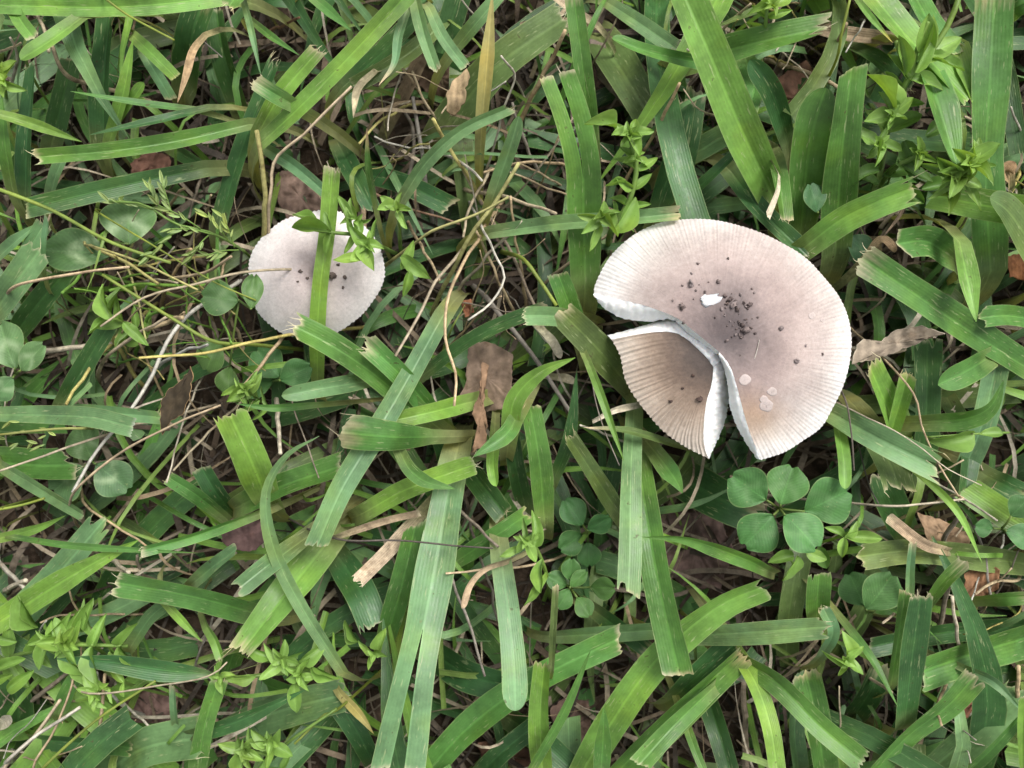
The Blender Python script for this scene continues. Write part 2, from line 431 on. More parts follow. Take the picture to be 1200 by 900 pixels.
def auto_label(pts, w, col, tip, kind='blade', off=False, split=None):
    Lp = sum(math.dist(pts[i], pts[i+1]) for i in range(len(pts)-1))
    ln = 'short' if Lp < 85 else ('long' if Lp > 165 else '')
    wd_ = 'broad' if w >= 33 else ('slender' if w < 13 else '')
    if kind != 'blade': wd_ = ''
    tp = {'cut': 'ragged', 'point': 'pointed', 'round': 'round-tipped', 'leaf': 'pointed'}[tip] if not off else ''
    words = [x for x in (ln, wd_, tp, CW[col], {'blade': 'grass blade', 'stalk': 'dry stalk'}[kind]) if x]
    lab = ' '.join(words)+' '+relation(pts)
    for cutw in (', pointing at former', ) :
        if len(lab.split()) > 16: lab = lab.replace(cutw, '')
    if len(lab.split()) > 16: lab = lab.replace(' grass blade', ' blade')
    if len(lab.split()) > 16: lab = lab.split(', near')[0]
    return lab

BL = []   # points base->tip | width px | colour | tip | z base, z tip (mm) | options
def B(s, w, col, tip='cut', z=(20, 40), **kw): BL.append((P(s), w, col, tip, z, kw))

# --- around the small mushroom and the seed head
B('270,-4 140,8 -15,6', 22, 'l', 'cut', (38, 46), roll=.15)
B('10,-12 22,20 40,45', 17, 'l', 'cut', (40, 48))
B('97,20 62,46 24,70', 21, 'l', 'round', (44, 50), roll=-.2)
B('122,172 122,90 129,14', 31, 'd', 'cut', (14, 30))
B('128,168 144,112 156,46', 19, 'l', 'point', (22, 40))
B('142,142 155,118 169,97', 14, 'l', 'round', (26, 36))
B('230,129 160,120 82,107', 9, 'g', 'point', (38, 50))
B('245,127 190,140 105,158', 11, 'd', 'point', (36, 48))
B('292,146 210,165 130,177 44,184', 20, 'g', 'cut', (30, 46), roll=.3)
B('-12,131 40,146 96,166', 13, 'l', 'point', (44, 40))
B('30,236 32,160 40,76', 25, 'd', 'cut', (18, 34))
B('60,172 75,110 86,66', 25, 'd', 'cut', (10, 20))
B('242,197 140,218 28,245', 22, 'd', 'cut', (26, 44), roll=.25)
B('14,218 6,170 2,110', 16, 'g', 'point', (26, 40))
B('57,238 66,205 76,182', 16, 'b', 'cut', (26, 36))
B('256,266 285,170 323,72', 22, 'd', 'cut', (12, 28))
B('303,155 330,110 373,60', 21, 'l', 'cut', (34, 44))
B('306,168 350,127 412,64 482,-12', 22, 'l', 'cut', (38, 52))
B('343,122 320,109 297,95', 21, 'g', 'cut', (44, 52), roll=.2)
B('285,-2 296,40 306,89', 9, 'b', 'point', (44, 50))
B('292,22 320,45 351,65', 10, 'g', 'point', (38, 46))
B('360,-8 385,12 412,36', 12, 'g', 'point', (42, 46))
B('308,172 345,195 388,232', 16, 'b', 'cut', (22, 34))
B('220,98 226,40 241,-6', 38, 'd', 'cut', (8, 26))
B('282,125 262,62 254,12', 30, 'd', 'cut', (6, 16))
B('156,42 180,65 206,91', 14, 'l', 'cut', (30, 38))
B('168,62 185,90 201,117', 14, 'b', 'cut', (18, 28))
B('304,-32 280,-8 268,8', 22, 'g', 'cut', (44, 52))
B('198,172 230,190 258,202', 17, 'd', 'point', (10, 20))
B('-6,306 20,282 46,261', 16, 'b', 'point', (32, 42))
B('12,326 35,290 52,263', 17, 'b', 'cut', (30, 42))
B('52,318 52,285 56,256', 9, 'b', 'cut', (34, 46))
B('400,104 450,60 492,18', 22, 'd', 'cut', (20, 34))
B('548,-8 500,45 460,75 414,100', 20, 'o', 'cut', (18, 34))
B('481,2 468,40 462,75 444,100', 12, 'b', 'point', (42, 50), tipcol=(.5, .4, .25))
B('486,-8 497,40 511,83', 17, 'b', 'cut', (42, 50))
B('503,10 520,45 546,79', 13, 'b', 'cut', (42, 50))
B('565,142 571,70 577,-8', 18, 'y', 'point', (40, 56), label='yellow-brown grass blade standing upright beside the tan crumpled leaf')
B('520,152 580,80 662,22', 44, 'o', 'cut', (10, 26))
B('533,58 560,25 588,-8', 17, 'b', 'cut', (30, 44))
B('692,172 684,90 672,-8', 23, 'g', 'cut', (26, 54))
B('472,232 500,190 542,152 597,126', 17, 'b', 'cut', (34, 50))
B('578,230 597,175 608,136', 19, 'b', 'round', (28, 44))
B('686,335 684,250 682,195 670,140 651,86', 40, 'g', 'cut', (28, 50), split=(.52, 7), fold=.42, label='broad green grass blade forked into two torn prongs beside the tall leafy sprig')
B('836,77 790,68 750,58 717,45', 17, 'g', 'round', (34, 52))
B('700,42 735,95 768,150', 44, 'o', 'cut', (6, 16))
B('710,2 750,28 792,57', 18, 'b', 'cut', (20, 32))
B('576,273 650,263 720,258 797,250', 20, 'b', 'cut', (30, 44))
B('408,200 470,215 528,242', 23, 'd', 'cut', (8, 18))
B('398,172 415,205 437,248', 23, 'd', 'cut', (10, 22))
B('441,244 432,195 430,150', 9, 'g', 'point', (30, 48), tipcol=(.4, .28, .15))
B('768,256 790,180 801,118', 30, 'd', 'cut', (12, 26))
# --- beyond the large mushroom, by the bushy weed
B('908,236 868,150 830,60 794,-22', 45, 'l', 'cut', (26, 54), fold=.45)
B('806,72 890,50 969,33', 36, 'g', 'cut', (28, 44))
B('922,168 905,110 879,70', 25, 'd', 'round', (24, 44))
B('938,276 946,190 956,140 968,103', 42, 'g', 'round', (20, 50), fold=.25)
B('979,296 985,200 992,130 998,80', 38, 'g', 'cut', (22, 56), fold=.3)
B('943,290 985,258 1030,236 1068,221', 35, 'l', 'cut', (34, 50))
B('1016,-14 1060,40 1100,82 1133,118', 40, 'l', 'cut', (36, 46))
B('1074,58 1095,110 1123,200', 48, 'g', 'point', (38, 54), fold=.4)
B('1161,318 1155,200 1160,100 1166,-12', 42, 'g', 'cut', (26, 50))
B('1122,55 1132,90 1139,120', 26, 'l', 'point', (40, 46))
B('909,186 915,225 919,258', 22, 'g', 'cut', (30, 40))
B('855,200 890,245 945,300', 24, 'd', 'cut', (18, 34))
B('788,244 805,170 814,104', 26, 'd', 'cut', (12, 24))
B('803,187 840,165 868,149', 28, 'b', 'cut', (14, 26))
B('798,238 835,205 864,178', 13, 'd', 'cut', (22, 34))
B('1222,308 1185,252 1160,232', 38, 'o', 'round', (36, 50), roll=-.2)
B('1116,302 1085,283 1050,286', 38, 'g', 'cut', (28, 44))
B('998,58 1030,75 1063,108', 26, 'd', 'cut', (12, 22))
B('1068,-12 1090,28 1122,64', 30, 'g', 'cut', (28, 42))
B('1002,-4 1020,20 1046,50', 8, 'l', 'point', (42, 50), tipcol=(.5, .42, .08))
B('1176,20 1190,8 1214,-4', 26, 'g', 'cut', (28, 40))
B('872,65 884,100 872,142', 24, 'g', 'cut', (20, 36))
# --- left side below the seed head
B('-8,368 20,330 47,293', 34, 'b', 'cut', (30, 44))
B('13,398 50,350 78,318', 26, 'd', 'cut', (12, 26))
B('72,478 102,424 130,378', 22, 'd', 'cut', (16, 30))
B('-14,486 60,487 110,490 156,501', 22, 'b', 'cut', (30, 48), tipcol=(.6, .58, .5))
B('78,480 140,485 190,489', 17, 'b', 'cut', (26, 42), tipcol=(.6, .58, .5))
B('-14,542 50,546 90,545', 40, 'g', 'cut', (14, 28))
B('2,546 50,575 98,604', 16, 'b', 'cut', (22, 38))
B('504,494 440,440 390,406 346,383', 30, 'g', 'cut', (28, 48), fold=.4)
B('514,492 475,445 429,402', 27, 'g', 'cut', (24, 44))
B('436,446 380,455 330,464', 22, 'b', 'round', (32, 50))
B('374,474 320,478 277,473', 9, 'g', 'point', (36, 46))
B('313,585 292,534 270,487', 38, 'l', 'cut', (28, 48), fold=.2)
B('258,602 230,580 197,559', 18, 'g', 'cut', (14, 30))
B('276,604 255,580 236,548', 22, 'd', 'cut', (8, 20))
B('283,592 330,570 398,547', 30, 'g', 'cut', (20, 38))
B('518,372 480,440 445,500 402,570 371,641', 27, 'b', 'cut', (30, 54), fold=.4)
B('402,787 350,705 320,640 312,580 334,536 374,511', 17, 'b', 'point', (40, 54), label='long narrow arching grass blade curving past the purple-brown leaf')
B('552,471 510,482 460,493', 23, 'l', 'cut', (26, 42))
B('508,512 462,512 404,507', 46, 'g', 'cut', (36, 58), fold=-.25, roll=.25, basew=.35, label='broad bright grass blade curled over with straight cut end below the square brown leaf scrap')
B('468,528 480,550 500,565 533,573', 17, 'g', 'point', (44, 50))
B('493,442 545,402 592,378 642,360', 17, 'd', 'cut', (18, 40))
B('667,372 640,370 612,370', 22, 'b', 'cut', (40, 52))
B('677,388 665,350 654,321', 25, 'g', 'cut', (34, 48))
B('735,450 697,405 655,363', 33, 'o', 'cut', (30, 46))
B('689,424 705,465 731,540', 11, 'l', 'point', (46, 56))
B('597,506 603,468 632,437 674,419', 23, 'l', 'point', (38, 52))
B('606,488 592,510 555,535', 21, 'g', 'point', (40, 50))
B('638,610 632,540 621,476', 26, 'g', 'cut', (20, 34))
B('616,596 605,550 599,506', 20, 'd', 'cut', (10, 22))
B('727,604 695,555 666,512', 22, 'o', 'cut', (20, 34))
B('648,565 668,510 676,434', 14, 'd', 'point', (20, 36))
B('743,482 739,560 738,640 736,694', 26, 'b', 'cut', (34, 54), fold=.15, label='straight grey-green blade with squared torn end hanging out from under the large mushroom')
B('746,532 757,600 773,690 796,792', 34, 'g', 'cut', (24, 46), fold=.3)
B('579,516 578,545 582,570', 15, 'l', 'round', (30, 42))
B('543,542 570,575 592,603', 26, 'd', 'cut', (10, 22))
B('518,498 526,545 522,590', 32, 'd', 'cut', (8, 20))
B('530,552 512,650 497,730 483,800 466,897', 43, 'b', 'cut', (30, 54), split=(.55, 17), fold=.22, label='long pale green grass blade split lengthwise into two halves beside the small rosette weed')
B('428,600 480,572 558,544', 24, 'l', 'cut', (28, 42))
B('788,520 735,505 684,501', 10, 'o', 'point', (36, 50), tipcol=(.55, .48, .33))
B('768,530 790,560 800,578', 22, 'g', 'point', (28, 36))
# --- right of the large mushroom
B('1214,438 1140,391 1080,350 1012,304', 37, 'g', 'cut', (26, 48), fold=.4)
B('1124,284 1134,330 1144,377', 27, 'l', 'point', (44, 54))
B('1220,376 1180,370 1148,373', 26, 'g', 'cut', (28, 40))
B('1160,418 1130,436 1099,451', 30, 'g', 'round', (34, 46))
B('1078,566 1085,490 1087,398', 32, 'd', 'cut', (12, 28))
B('1052,506 1032,460 1018,428', 36, 'l', 'cut', (24, 38))
B('970,482 1030,515 1098,548', 34, 'b', 'cut', (32, 48), fold=.5)
B('1038,526 1055,470 1064,437', 20, 'l', 'cut', (24, 38))
B('1086,494 1130,491 1160,477 1176,446', 25, 'g', 'point', (34, 48))
B('1118,576 1150,500 1168,426', 28, 'b', 'cut', (14, 30))
B('981,496 988,535 990,573', 15, 'l', 'round', (32, 44))
B('1018,498 1043,545 1053,574', 36, 'o', 'cut', (26, 42))
B('1062,626 1044,590 1030,556', 36, 'd', 'cut', (8, 20))
B('1156,558 1180,570 1214,586', 24, 'd', 'cut', (16, 28))
B('1066,545 1100,575 1126,606 1151,660', 9, 'l', 'point', (40, 50))
B('795,558 850,588 892,604', 48, 'd', 'cut', (6, 18))
B('1112,470 1135,520 1130,580', 24, 'd', 'cut', (10, 22))
# --- lower left
B('-14,738 60,690 110,660 162,633', 30, 'l', 'point', (30, 46), fold=.4)
B('-2,748 60,682 122,610', 34, 'b', 'cut', (14, 30))
B('-8,633 40,620 77,604', 12, 'l', 'point', (34, 42))
B('8,628 90,640 232,648', 8, 'g', 'point', (36, 50))
B('293,604 225,629 167,645', 17, 'g', 'cut', (36, 50), roll=.5)
B('304,720 230,700 134,682', 32, 'g', 'cut', (28, 48), fold=.25)
B('348,638 312,664 279,690', 26, 'b', 'cut', (38, 52))
B('378,642 332,700 283,764', 38, 'l', 'cut', (26, 44), fold=.25)
B('193,706 213,727 237,752', 11, 'l', 'point', (36, 42))
B('153,758 175,725 197,706', 18, 'b', 'cut', (20, 34))
B('228,682 255,660 278,643', 17, 'b', 'cut', (20, 34))
B('254,791 190,785 130,776 67,772', 27, 'd', 'leaf', (36, 44), label='lens-shaped dark green leaf tapering at both ends beside the leafy green weed clump')
B('230,910 240,850 256,798', 21, 'g', 'cut', (28, 44))
B('222,862 280,845 358,808', 20, 'd', 'point', (28, 44))
B('118,910 170,877 242,864', 50, 'b', 'cut', (12, 30))
B('38,866 90,870 155,876', 22, 'd', 'cut', (14, 26))
B('68,838 85,800 107,778', 17, 'g', 'cut', (24, 36))
B('268,852 340,830 405,814', 44, 'b', 'cut', (8, 22))
B('18,884 22,830 10,786', 40, 'd', 'cut', (5, 16))
B('206,852 204,830 203,803', 9, 'b', 'cut', (26, 36))
B('243,735 252,750 260,772', 14, 'l', 'cut', (30, 36))
# --- lower middle
B('453,748 470,690 487,615', 28, 'g', 'cut', (16, 36))
B('587,656 596,720 602,780 604,833', 27, 'b', 'round', (34, 50), fold=.15)
B('393,648 420,690 438,734', 34, 'd', 'cut', (10, 24))
B('528,662 570,635 618,603', 20, 'g', 'cut', (14, 28))
B('506,765 550,792 604,806', 36, 'd', 'cut', (6, 20))
B('494,912 550,852 622,800 726,748', 34, 'g', 'cut', (14, 34), fold=.4)
B('636,910 633,840 638,776', 26, 'l', 'cut', (20, 38))
B('617,910 660,835 692,762', 13, 'g', 'point', (30, 42))
B('676,916 720,842 772,770 840,712 893,688', 37, 'l', 'cut', (20, 46), fold=.3)
B('716,912 780,847 866,766', 40, 'g', 'cut', (14, 34))
B('838,804 790,850 748,897', 24, 'g', 'cut', (32, 46))
B('704,910 707,860 708,828', 21, 'g', 'point', (36, 50))
B('898,668 872,655 805,632 752,629', 19, 'g', 'point', (36, 56), roll=.4)
B('646,786 648,740 651,686', 8, 'o', 'cut', (40, 50))
B('648,746 700,743 774,738', 20, 'b', 'cut', (14, 26))
B('698,717 730,740 764,764', 22, 'd', 'cut', (10, 22))
B('597,842 630,865 676,906', 30, 'd', 'cut', (8, 20))
B('398,812 420,836 438,860', 12, 'y', 'point', (24, 32))
B('440,900 420,860 395,820', 26, 'd', 'cut', (8, 20))
B('560,910 590,880 640,840', 24, 'd', 'cut', (8, 18))
# --- lower right
B('803,745 880,741 968,735', 28, 'b', 'cut', (30, 50), fold=.2)
B('788,818 820,790 864,752', 28, 'd', 'cut', (16, 32))
B('858,756 885,800 902,850 912,912', 20, 'l', 'cut', (28, 46))
B('866,772 910,800 960,850 1011,894', 28, 'g', 'cut', (30, 50), fold=.4)
B('967,910 956,840 944,786', 34, 'g', 'cut', (20, 44))
B('957,724 958,698 960,672', 27, 'g', 'cut', (34, 48))
B('963,768 976,740 964,712', 16, 'b', 'cut', (30, 42))
B('1060,848 1069,770 1079,698', 28, 'd', 'cut', (28, 52))
B('1044,804 1054,740 1060,692', 17, 'g', 'cut', (26, 48))
B('1220,742 1140,766 1076,788', 46, 'g', 'cut', (14, 32), fold=.35)
B('1218,730 1100,742 1018,758', 26, 'd', 'cut', (10, 24))
B('988,728 1020,770 1052,828', 11, 'g', 'point', (28, 42))
B('1006,925 1060,866 1110,828 1143,792', 30, 'g', 'cut', (22, 40))
B('1086,906 1140,860 1196,810', 40, 'b', 'cut', (12, 28))
B('1126,912 1165,875 1198,838', 14, 'g', 'cut', (28, 42))
B('1083,712 1105,682 1130,658', 17, 'g', 'cut', (34, 48))
B('1214,662 1080,646 1005,652', 30, 'o', 'cut', (16, 34))
B('1065,704 1066,668 1069,636', 11, 'b', 'cut', (34, 42))
B('936,910 931,850 941,786', 23, 'b', 'cut', (14, 28))
B('1148,702 1180,700 1216,698', 18, 'g', 'cut', (22, 34))
B('1128,783 1165,800 1198,833', 12, 'b', 'point', (30, 42))
B('1198,912 1198,860 1201,816', 14, 'l', 'cut', (34, 46))
B('817,786 840,850 858,912', 24, 'd', 'cut', (10, 24))
B('801,840 815,880 828,912', 10, 'g', 'cut', (24, 34))
B('1000,840 1020,810 1032,780', 30, 'd', 'cut', (6, 18))

used = {}
for pts, w, col, tip, z, kw in BL:
    n = len(pts)
    zs = [z[0]+(z[1]-z[0])*(1-(1-i/(n-1))**1.6) for i in range(n)]
    p3 = [W(x, y, zz) for (x, y), zz in zip(pts, zs)]
    wm = w*(H-lift((z[0]+z[1])/2)/1000)/F
    fold = kw.get('fold', R.uniform(.16, .58))
    roll = kw.get('roll', R.uniform(-.22, .22))
    sp = kw.get('split')
    if sp: sp = (sp[0], sp[1]*(H-lift(z[1])/1000)/F)
    c = jit(GREEN[col])
    v, f, uv, cc, b0 = blade_arrays(p3, wm*1.06, c, tip, fold, roll, sp, tipcol=kw.get('tipcol'), basew=kw.get('basew', .85))
    o = mesh_obj('grass_leaf', v, f, M_BLADE, uv=uv, col=cc, loc=b0)
    tx, ty = pts[-1]; off = tx < 0 or ty < 0 or tx > 1200 or ty > 900
    lab = kw.get('label') or auto_label(pts, w, col, tip, 'blade', off)
    tag(o, lab, 'grass blade', 'broad lawn grass blades')

# ------------------------------------------------------------------ stalks and dead blades
def tube(path, r0, r1, sides=5):
    n = len(path)
    T = np.gradient(path, axis=0); T /= np.linalg.norm(T, axis=1)[:, None]+1e-12
    ref = np.array((0.31, 0.2, 0.93)); A = np.cross(T, ref); A /= np.linalg.norm(A, axis=1)[:, None]+1e-12
    Bv = np.cross(T, A)
    r = np.linspace(r0, r1, n)
    V = []; UV = []
    for k in range(sides):
        an = 2*math.pi*k/sides
        V.append(path+(A*math.cos(an)+Bv*math.sin(an))*r[:, None])
    V = np.stack(V, 1).reshape(-1, 3)
    F_ = []
    for i in range(n-1):
        for k in range(sides):
            F_.append([i*sides+k, i*sides+(k+1) % sides, (i+1)*sides+(k+1) % sides, (i+1)*sides+k])
    F_.append(list(range(sides))[::-1]); F_.append([(n-1)*sides+k for k in range(sides)])
    uv = np.zeros((len(V), 2)); uv[:, 0] = np.tile(np.arange(sides)/sides, n); uv[:, 1] = np.repeat(np.arange(n), sides)*.1
    return V, F_, uv

ST = []
def S(s, w, col, z=(30, 40), **kw): ST.append((P(s), w, col, z, kw))
S('314,246 316,226 322,189 360,150 413,101', 5, 't', (36, 52), label='long kinked tan dry stalk standing beyond the small mushroom')
S('309,252 311,228 307,190 301,154', 9, 'y', (34, 50), label='short yellow stub of a stalk next to the small mushroom')
S('588,136 603,88 587,64', 4, 'p', (40, 48)); S('571,46 557,20 539,-4', 3, 'p', (48, 52))
S('629,102 648,65 661,37', 8, 't', (30, 40)); S('759,167 780,130 797,97', 6, 's', (40, 50), label='bent straw stalk leaning next to the tall leafy sprig')
S('872,130 850,136 820,128 800,106', 2.5, 't', (50, 52))
S('500,275 560,250 596,231', 5, 'y', (40, 48)); S('589,230 620,240 652,249', 6, 's', (46, 48)); S('549,282 580,235 607,191', 7, 'y', (34, 50))
S('543,308 526,350 524,400 534,440 532,477', 5, 't', (42, 52), label='wavy tan stalk dangling beside the square brown leaf scrap')
S('580,298 591,325 576,355 549,377', 4, 'p', (44, 50)); S('514,326 490,370 463,417', 5, 't', (40, 46)); S('499,298 507,312 515,329', 5, 's', (40, 46))
S('582,364 620,410 650,455 674,492', 8, 'h', (14, 28)); S('331,394 305,430 277,463', 6, 't', (32, 38))
S('86,577 140,530 200,500 259,474', 4, 't', (46, 54), label='long thin tan stalk lying across the curled dark brown leaf')
S('213,379 160,470 120,520 84,577', 6, 'p', (30, 44)); S('106,514 50,535 -4,553', 4, 't', (40, 44))
S('18,334 90,320 152,312', 5, 't', (46, 50)); S('123,421 155,395 197,371', 6, 't', (38, 46)); S('292,318 220,335 165,350 118,382', 4, 's', (48, 52))
S('302,399 240,415 164,421', 5, 'y', (40, 46)); S('214,497 205,530 194,566', 3, 'p', (44, 48)); S('241,511 222,530 202,551', 4, 's', (30, 34))
S('325,488 328,530', 8, 'p', (22, 28)); S('55,412 80,408 108,404', 10, 'p', (22, 28)); S('112,290 170,310 230,340', 4, 'y', (48, 50)); S('112,290 150,310 185,333', 6, 'y', (50, 46))
S('170,388 200,375 215,370', 9, 's', (34, 36)); S('280,395 272,380 268,360', 6, 't', (24, 30)); S('145,388 165,360 190,343', 3, 's', (50, 52))
S('986,458 997,500 1001,552', 3, 'k', (40, 48)); S('1065,453 1080,500 1100,545 1123,582', 3, 't', (46, 50)); S('1029,592 1080,590 1131,585', 4, 'p', (42, 46))
S('1002,513 1015,560 1029,592', 2.5, 'k', (34, 44)); S('8,892 40,865 97,827', 6, 'p', (38, 42)); S('3,903 40,860 71,820', 6, 't', (34, 40))
S('29,827 85,785', 8, 'h', (22, 30)); S('98,811 180,805 245,792 267,777', 3, 's', (46, 50)); S('105,903 118,850 122,788', 6, 't', (30, 36)); S('38,903 70,840 90,778', 4, 't', (32, 40))
S('146,824 174,851', 5, 'p', (22, 26)); S('104,597 140,620 174,641', 4, 't', (40, 44)); S('539,598 560,618 582,640', 6, 'h', (30, 36))
S('533,688 550,735 568,792', 5, 'h', (24, 32)); S('562,652 575,690 583,727', 5, 'h', (24, 32)); S('397,632 470,633 577,643', 3, 'k', (52, 54), label='thin dark stem lying across the long split grass blade')
S('612,664 570,668 524,671', 4, 't', (44, 48)); S('1004,786 1046,813', 6, 't', (24, 30)); S('984,852 982,804', 3, 's', (36, 40))
S('1101,732 1108,700 1119,671', 9, 'h', (30, 40)); S('1104,642 1112,622 1123,605', 10, 'h', (36, 44)); S('1127,766 1120,740 1116,700', 6, 'p', (44, 50))
S('1190,832 1194,782', 8, 's', (38, 44)); S('874,905 871,798', 13, 'h', (6, 10)); S('500,222 494,180 484,113', 8, 'h', (8, 14)); S('478,215 486,160 470,120', 7, 'h', (6, 10))
S('1201,168 1183,127', 4, 'p', (40, 46)); S('955,85 978,55 992,28', 7, 't', (34, 44)); S('943,85 982,103', 8, 't', (28, 32))
S('104,98 76,86 60,54', 8, 't', (34, 42)); S('44,15 52,38 60,60', 6, 's', (40, 46)); S('400,208 470,240 540,262', 5, 'n', (14, 18)); S('545,202 522,165 508,140', 7, 'y', (36, 42))
S('845,262 852,300', 3, 'h', (20, 24)); S('655,318 690,290 720,268', 5, 't', (20, 30)); S('700,505 680,498', 4, 'p', (46, 48)); S('545,205 600,300 640,390', 6, 'h', (10, 16))
S('630,200 612,160 600,120', 6, 'h', (10, 16)); S('840,40 860,20 880,4', 5, 's', (24, 30)); S('912,12 900,40', 5, 's', (30, 34)); S('1010,30 990,60', 3, 'p', (36, 40))
S('690,430 700,480 725,545', 2, 'h', (44, 48)); S('345,480 375,560', 2.5, 'h', (40, 46)); S('20,70 14,45', 5, 'p', (30, 34)); S('0,60 25,52', 4, 's', (28, 34))
S('1130,600 1150,640 1160,700', 5, 'h', (16, 24)); S('1060,80 1050,100', 6, 'k', (30, 36)); S('725,470 740,430', 4, 'n', (8, 14)); S('660,700 640,740', 6, 'h', (10, 16))
S('170,700 160,650', 6, 'h', (10, 14)); S('230,775 250,725', 4, 'h', (24, 30)); S('10,690 30,680', 9, 'p', (22, 26)); S('0,660 28,690', 9, 'p', (20, 24)); S('130,655 152,672', 9, 'p', (22, 26))
S('1040,500 1110,548 1150,570', 2, 'p', (48, 50)); S('1115,845 1145,868', 2.5, 'p', (46, 48)); S('1130,860 1138,893', 2.5, 'p', (44, 48)); S('1100,822 1103,850', 5, 's', (44, 46))
S('215,32 260,66', 3, 'h', (24, 30)); S('330,30 352,20', 5, 'n', (22, 26)); S('230,225 222,255', 5, 'h', (14, 18)); S('200,240 215,220', 5, 's', (16, 20)); S('240,255 248,228', 4, 's', (18, 22))
S('255,330 240,355', 4, 't', (20, 26)); S('200,400 215,365', 5, 't', (18, 24)); S('225,350 250,330', 5, 's', (16, 22)); S('270,400 262,372', 4, 's', (24, 28)); S('180,440 160,395', 4, 't', (22, 28))
for k in range(44):
    x0, y0 = R.uniform(100, 290), R.uniform(300, 425); a_ = R.gauss(0, .75)+R.choice((0, 0, math.pi)); L_ = R.uniform(25, 95)
    x1, y1 = x0+math.cos(a_)*L_, y0+math.sin(a_)*L_; zz = R.uniform(20, 40)
    if math.hypot(x1-370, y1-321) < 100: continue
    ST.append(([(x0, y0), ((x0+x1)/2+R.uniform(-5, 5), (y0+y1)/2+R.uniform(-6, 6)), (x1, y1)], R.choice((2, 2.6, 3.2, 4, 6)), R.choice('tsyypllll'), (zz, zz+6),
               dict(label='thin dry or yellowing stem in the tangle between seed head and small mushroom')))
for (xa, xb, ya, yb, n_, lab) in ((790, 1000, -5, 75, 24, 'thin dry stem in the straw tuft around the thin upright weed'),
        (425, 540, 80, 240, 18, 'thin dry stem strewn between tan crumpled leaf and small mushroom'), (0, 160, 700, 900, 18, 'thin dry stem strewn around the leafy green weed clump'),
        (1050, 1200, 540, 720, 16, 'thin dry stem strewn around the orange leaf scrap'), (540, 690, 190, 400, 18, 'thin dry stem strewn between square brown leaf scrap and tall leafy sprig'),
        (1130, 1200, 90, 260, 8, 'thin dry stem strewn beside the broad upright green blade')):
    for k in range(n_):
        x0, y0 = R.uniform(xa, xb), R.uniform(ya, yb); a_ = R.uniform(0, 6.28); L_ = R.uniform(22, 80); zz = R.uniform(12, 38)
        x1, y1 = x0+math.cos(a_)*L_, y0+math.sin(a_)*L_
        if math.hypot(x1-370, y1-321) < 105 or math.hypot(x1-847, y1-398) < 170 or math.hypot(x0-847, y0-398) < 170: continue
        ST.append(([(x0, y0), ((x0+x1)/2+R.uniform(-7, 7), (y0+y1)/2+R.uniform(-7, 7)), (x1, y1)], R.choice((1.8, 2.4, 3, 3.6, 5)), R.choice('ttspphty'), (zz, zz+7), dict(label=lab)))
for pts, w, col, z, kw in ST:
    n = len(pts)
    if sum(math.dist(pts[i], pts[i+1]) for i in range(n-1)) < 95: z = (z[0]*.55, z[1]*.9)
    p3 = [W(x, y, z[0]+(z[1]-z[0])*i/(n-1)) for i, (x, y) in enumerate(pts)]
    d = p3[0]-p3[1]; d[2] = 0; d /= np.linalg.norm(d)+1e-9
    z0 = p3[0][2]
    p3 = [p3[0]+d*(0.55*z0+.002)+np.array((0, 0, -z0-.002)), p3[0]+d*(0.30*z0+.001)+np.array((0, 0, -z0*.5))]+p3
    path, L = catmull(p3, 34)
    k = np.arange(34)
    wob = np.stack([np.interp(k, np.arange(0, 40, 3), NR.normal(0, 1, 14)) for _ in range(3)], 1)
    path = path+wob*0.00022
    r = w*0.5*(H-.054)/F
    V, F_, uv = tube(path, r*1.05, r*.62, 6)
    cc = np.tile(jit(GREEN[col], .15), (len(V), 1))
    nodek = np.repeat(np.arange(34), 6)
    if col in 'tsyp':
        q = R.randrange(14, 26); cc[np.abs(nodek-q) < 1] *= 0.6
        cc[nodek > 30] *= 1.15
    V = V.copy()
    if w >= 7: V = path.repeat(6, 0)+(V-path.repeat(6, 0))*np.array((1, 1, .5))
    o = mesh_obj('dry_stalk', V, F_, M_DRY, uv=uv, col=cc, loc=path[0])
    tag(o, kw.get('label') or auto_label(pts, w, col, 'point', 'stalk', True), 'dry stalk', 'dead stalks in the lawn')

DB = []
def D(s, w, col, z, label, tip='cut', **kw): DB.append((P(s), w, col, z, label, tip, kw))
D('240,42 226,60 218,88 208,120', 10, (0.36, 0.25, 0.14), (36, 48), 'dead twisted tan leaf tip hanging over broad dark green blade', 'point', roll=.7)
D('491,606 457,644 419,681', 20, (0.42, 0.33, 0.23), (26, 36), 'flat faded tan dead blade beside the long split grass blade')
D('396,629 450,611 492,601', 9, (0.33, 0.25, 0.16), (28, 34), 'narrow brown dead blade end lying by the long split grass blade')
D('594,657 568,666 550,685 541,713', 13, (0.46, 0.34, 0.22), (36, 48), 'small tan curled leaf end arching beside the frizzy-edged weed', 'round', roll=.5)
D('453,152 475,110 499,60', 22, (0.20, 0.145, 0.09), (8, 16), 'dull brown sheath lying deep beside the bent grey-green blade')
D('440,84 420,105 414,138', 11, (0.50, 0.42, 0.27), (34, 40), 'pale dry blade tip hooked downward beyond the small mushroom', 'point')
D('912,205 910,225 899,254', 9, (0.62, 0.55, 0.40), (46, 50), 'pale rolled dry blade tip beside the large mushroom rim', 'cut', roll=.6)
D('638,390 648,402 657,420', 12, (0.60, 0.53, 0.40), (22, 26), 'bleached curled dry scrap between brown leaf and large mushroom', 'round')
D('653,442 664,444 674,449', 12, (0.58, 0.50, 0.36), (18, 22), 'small bleached oval scrap under the narrow bright blade', 'round')
D('748,474 720,480 694,493', 9, (0.55, 0.48, 0.36), (40, 46), 'pale dry blade tip poking out from the large mushroom flap', 'cut', roll=.4)
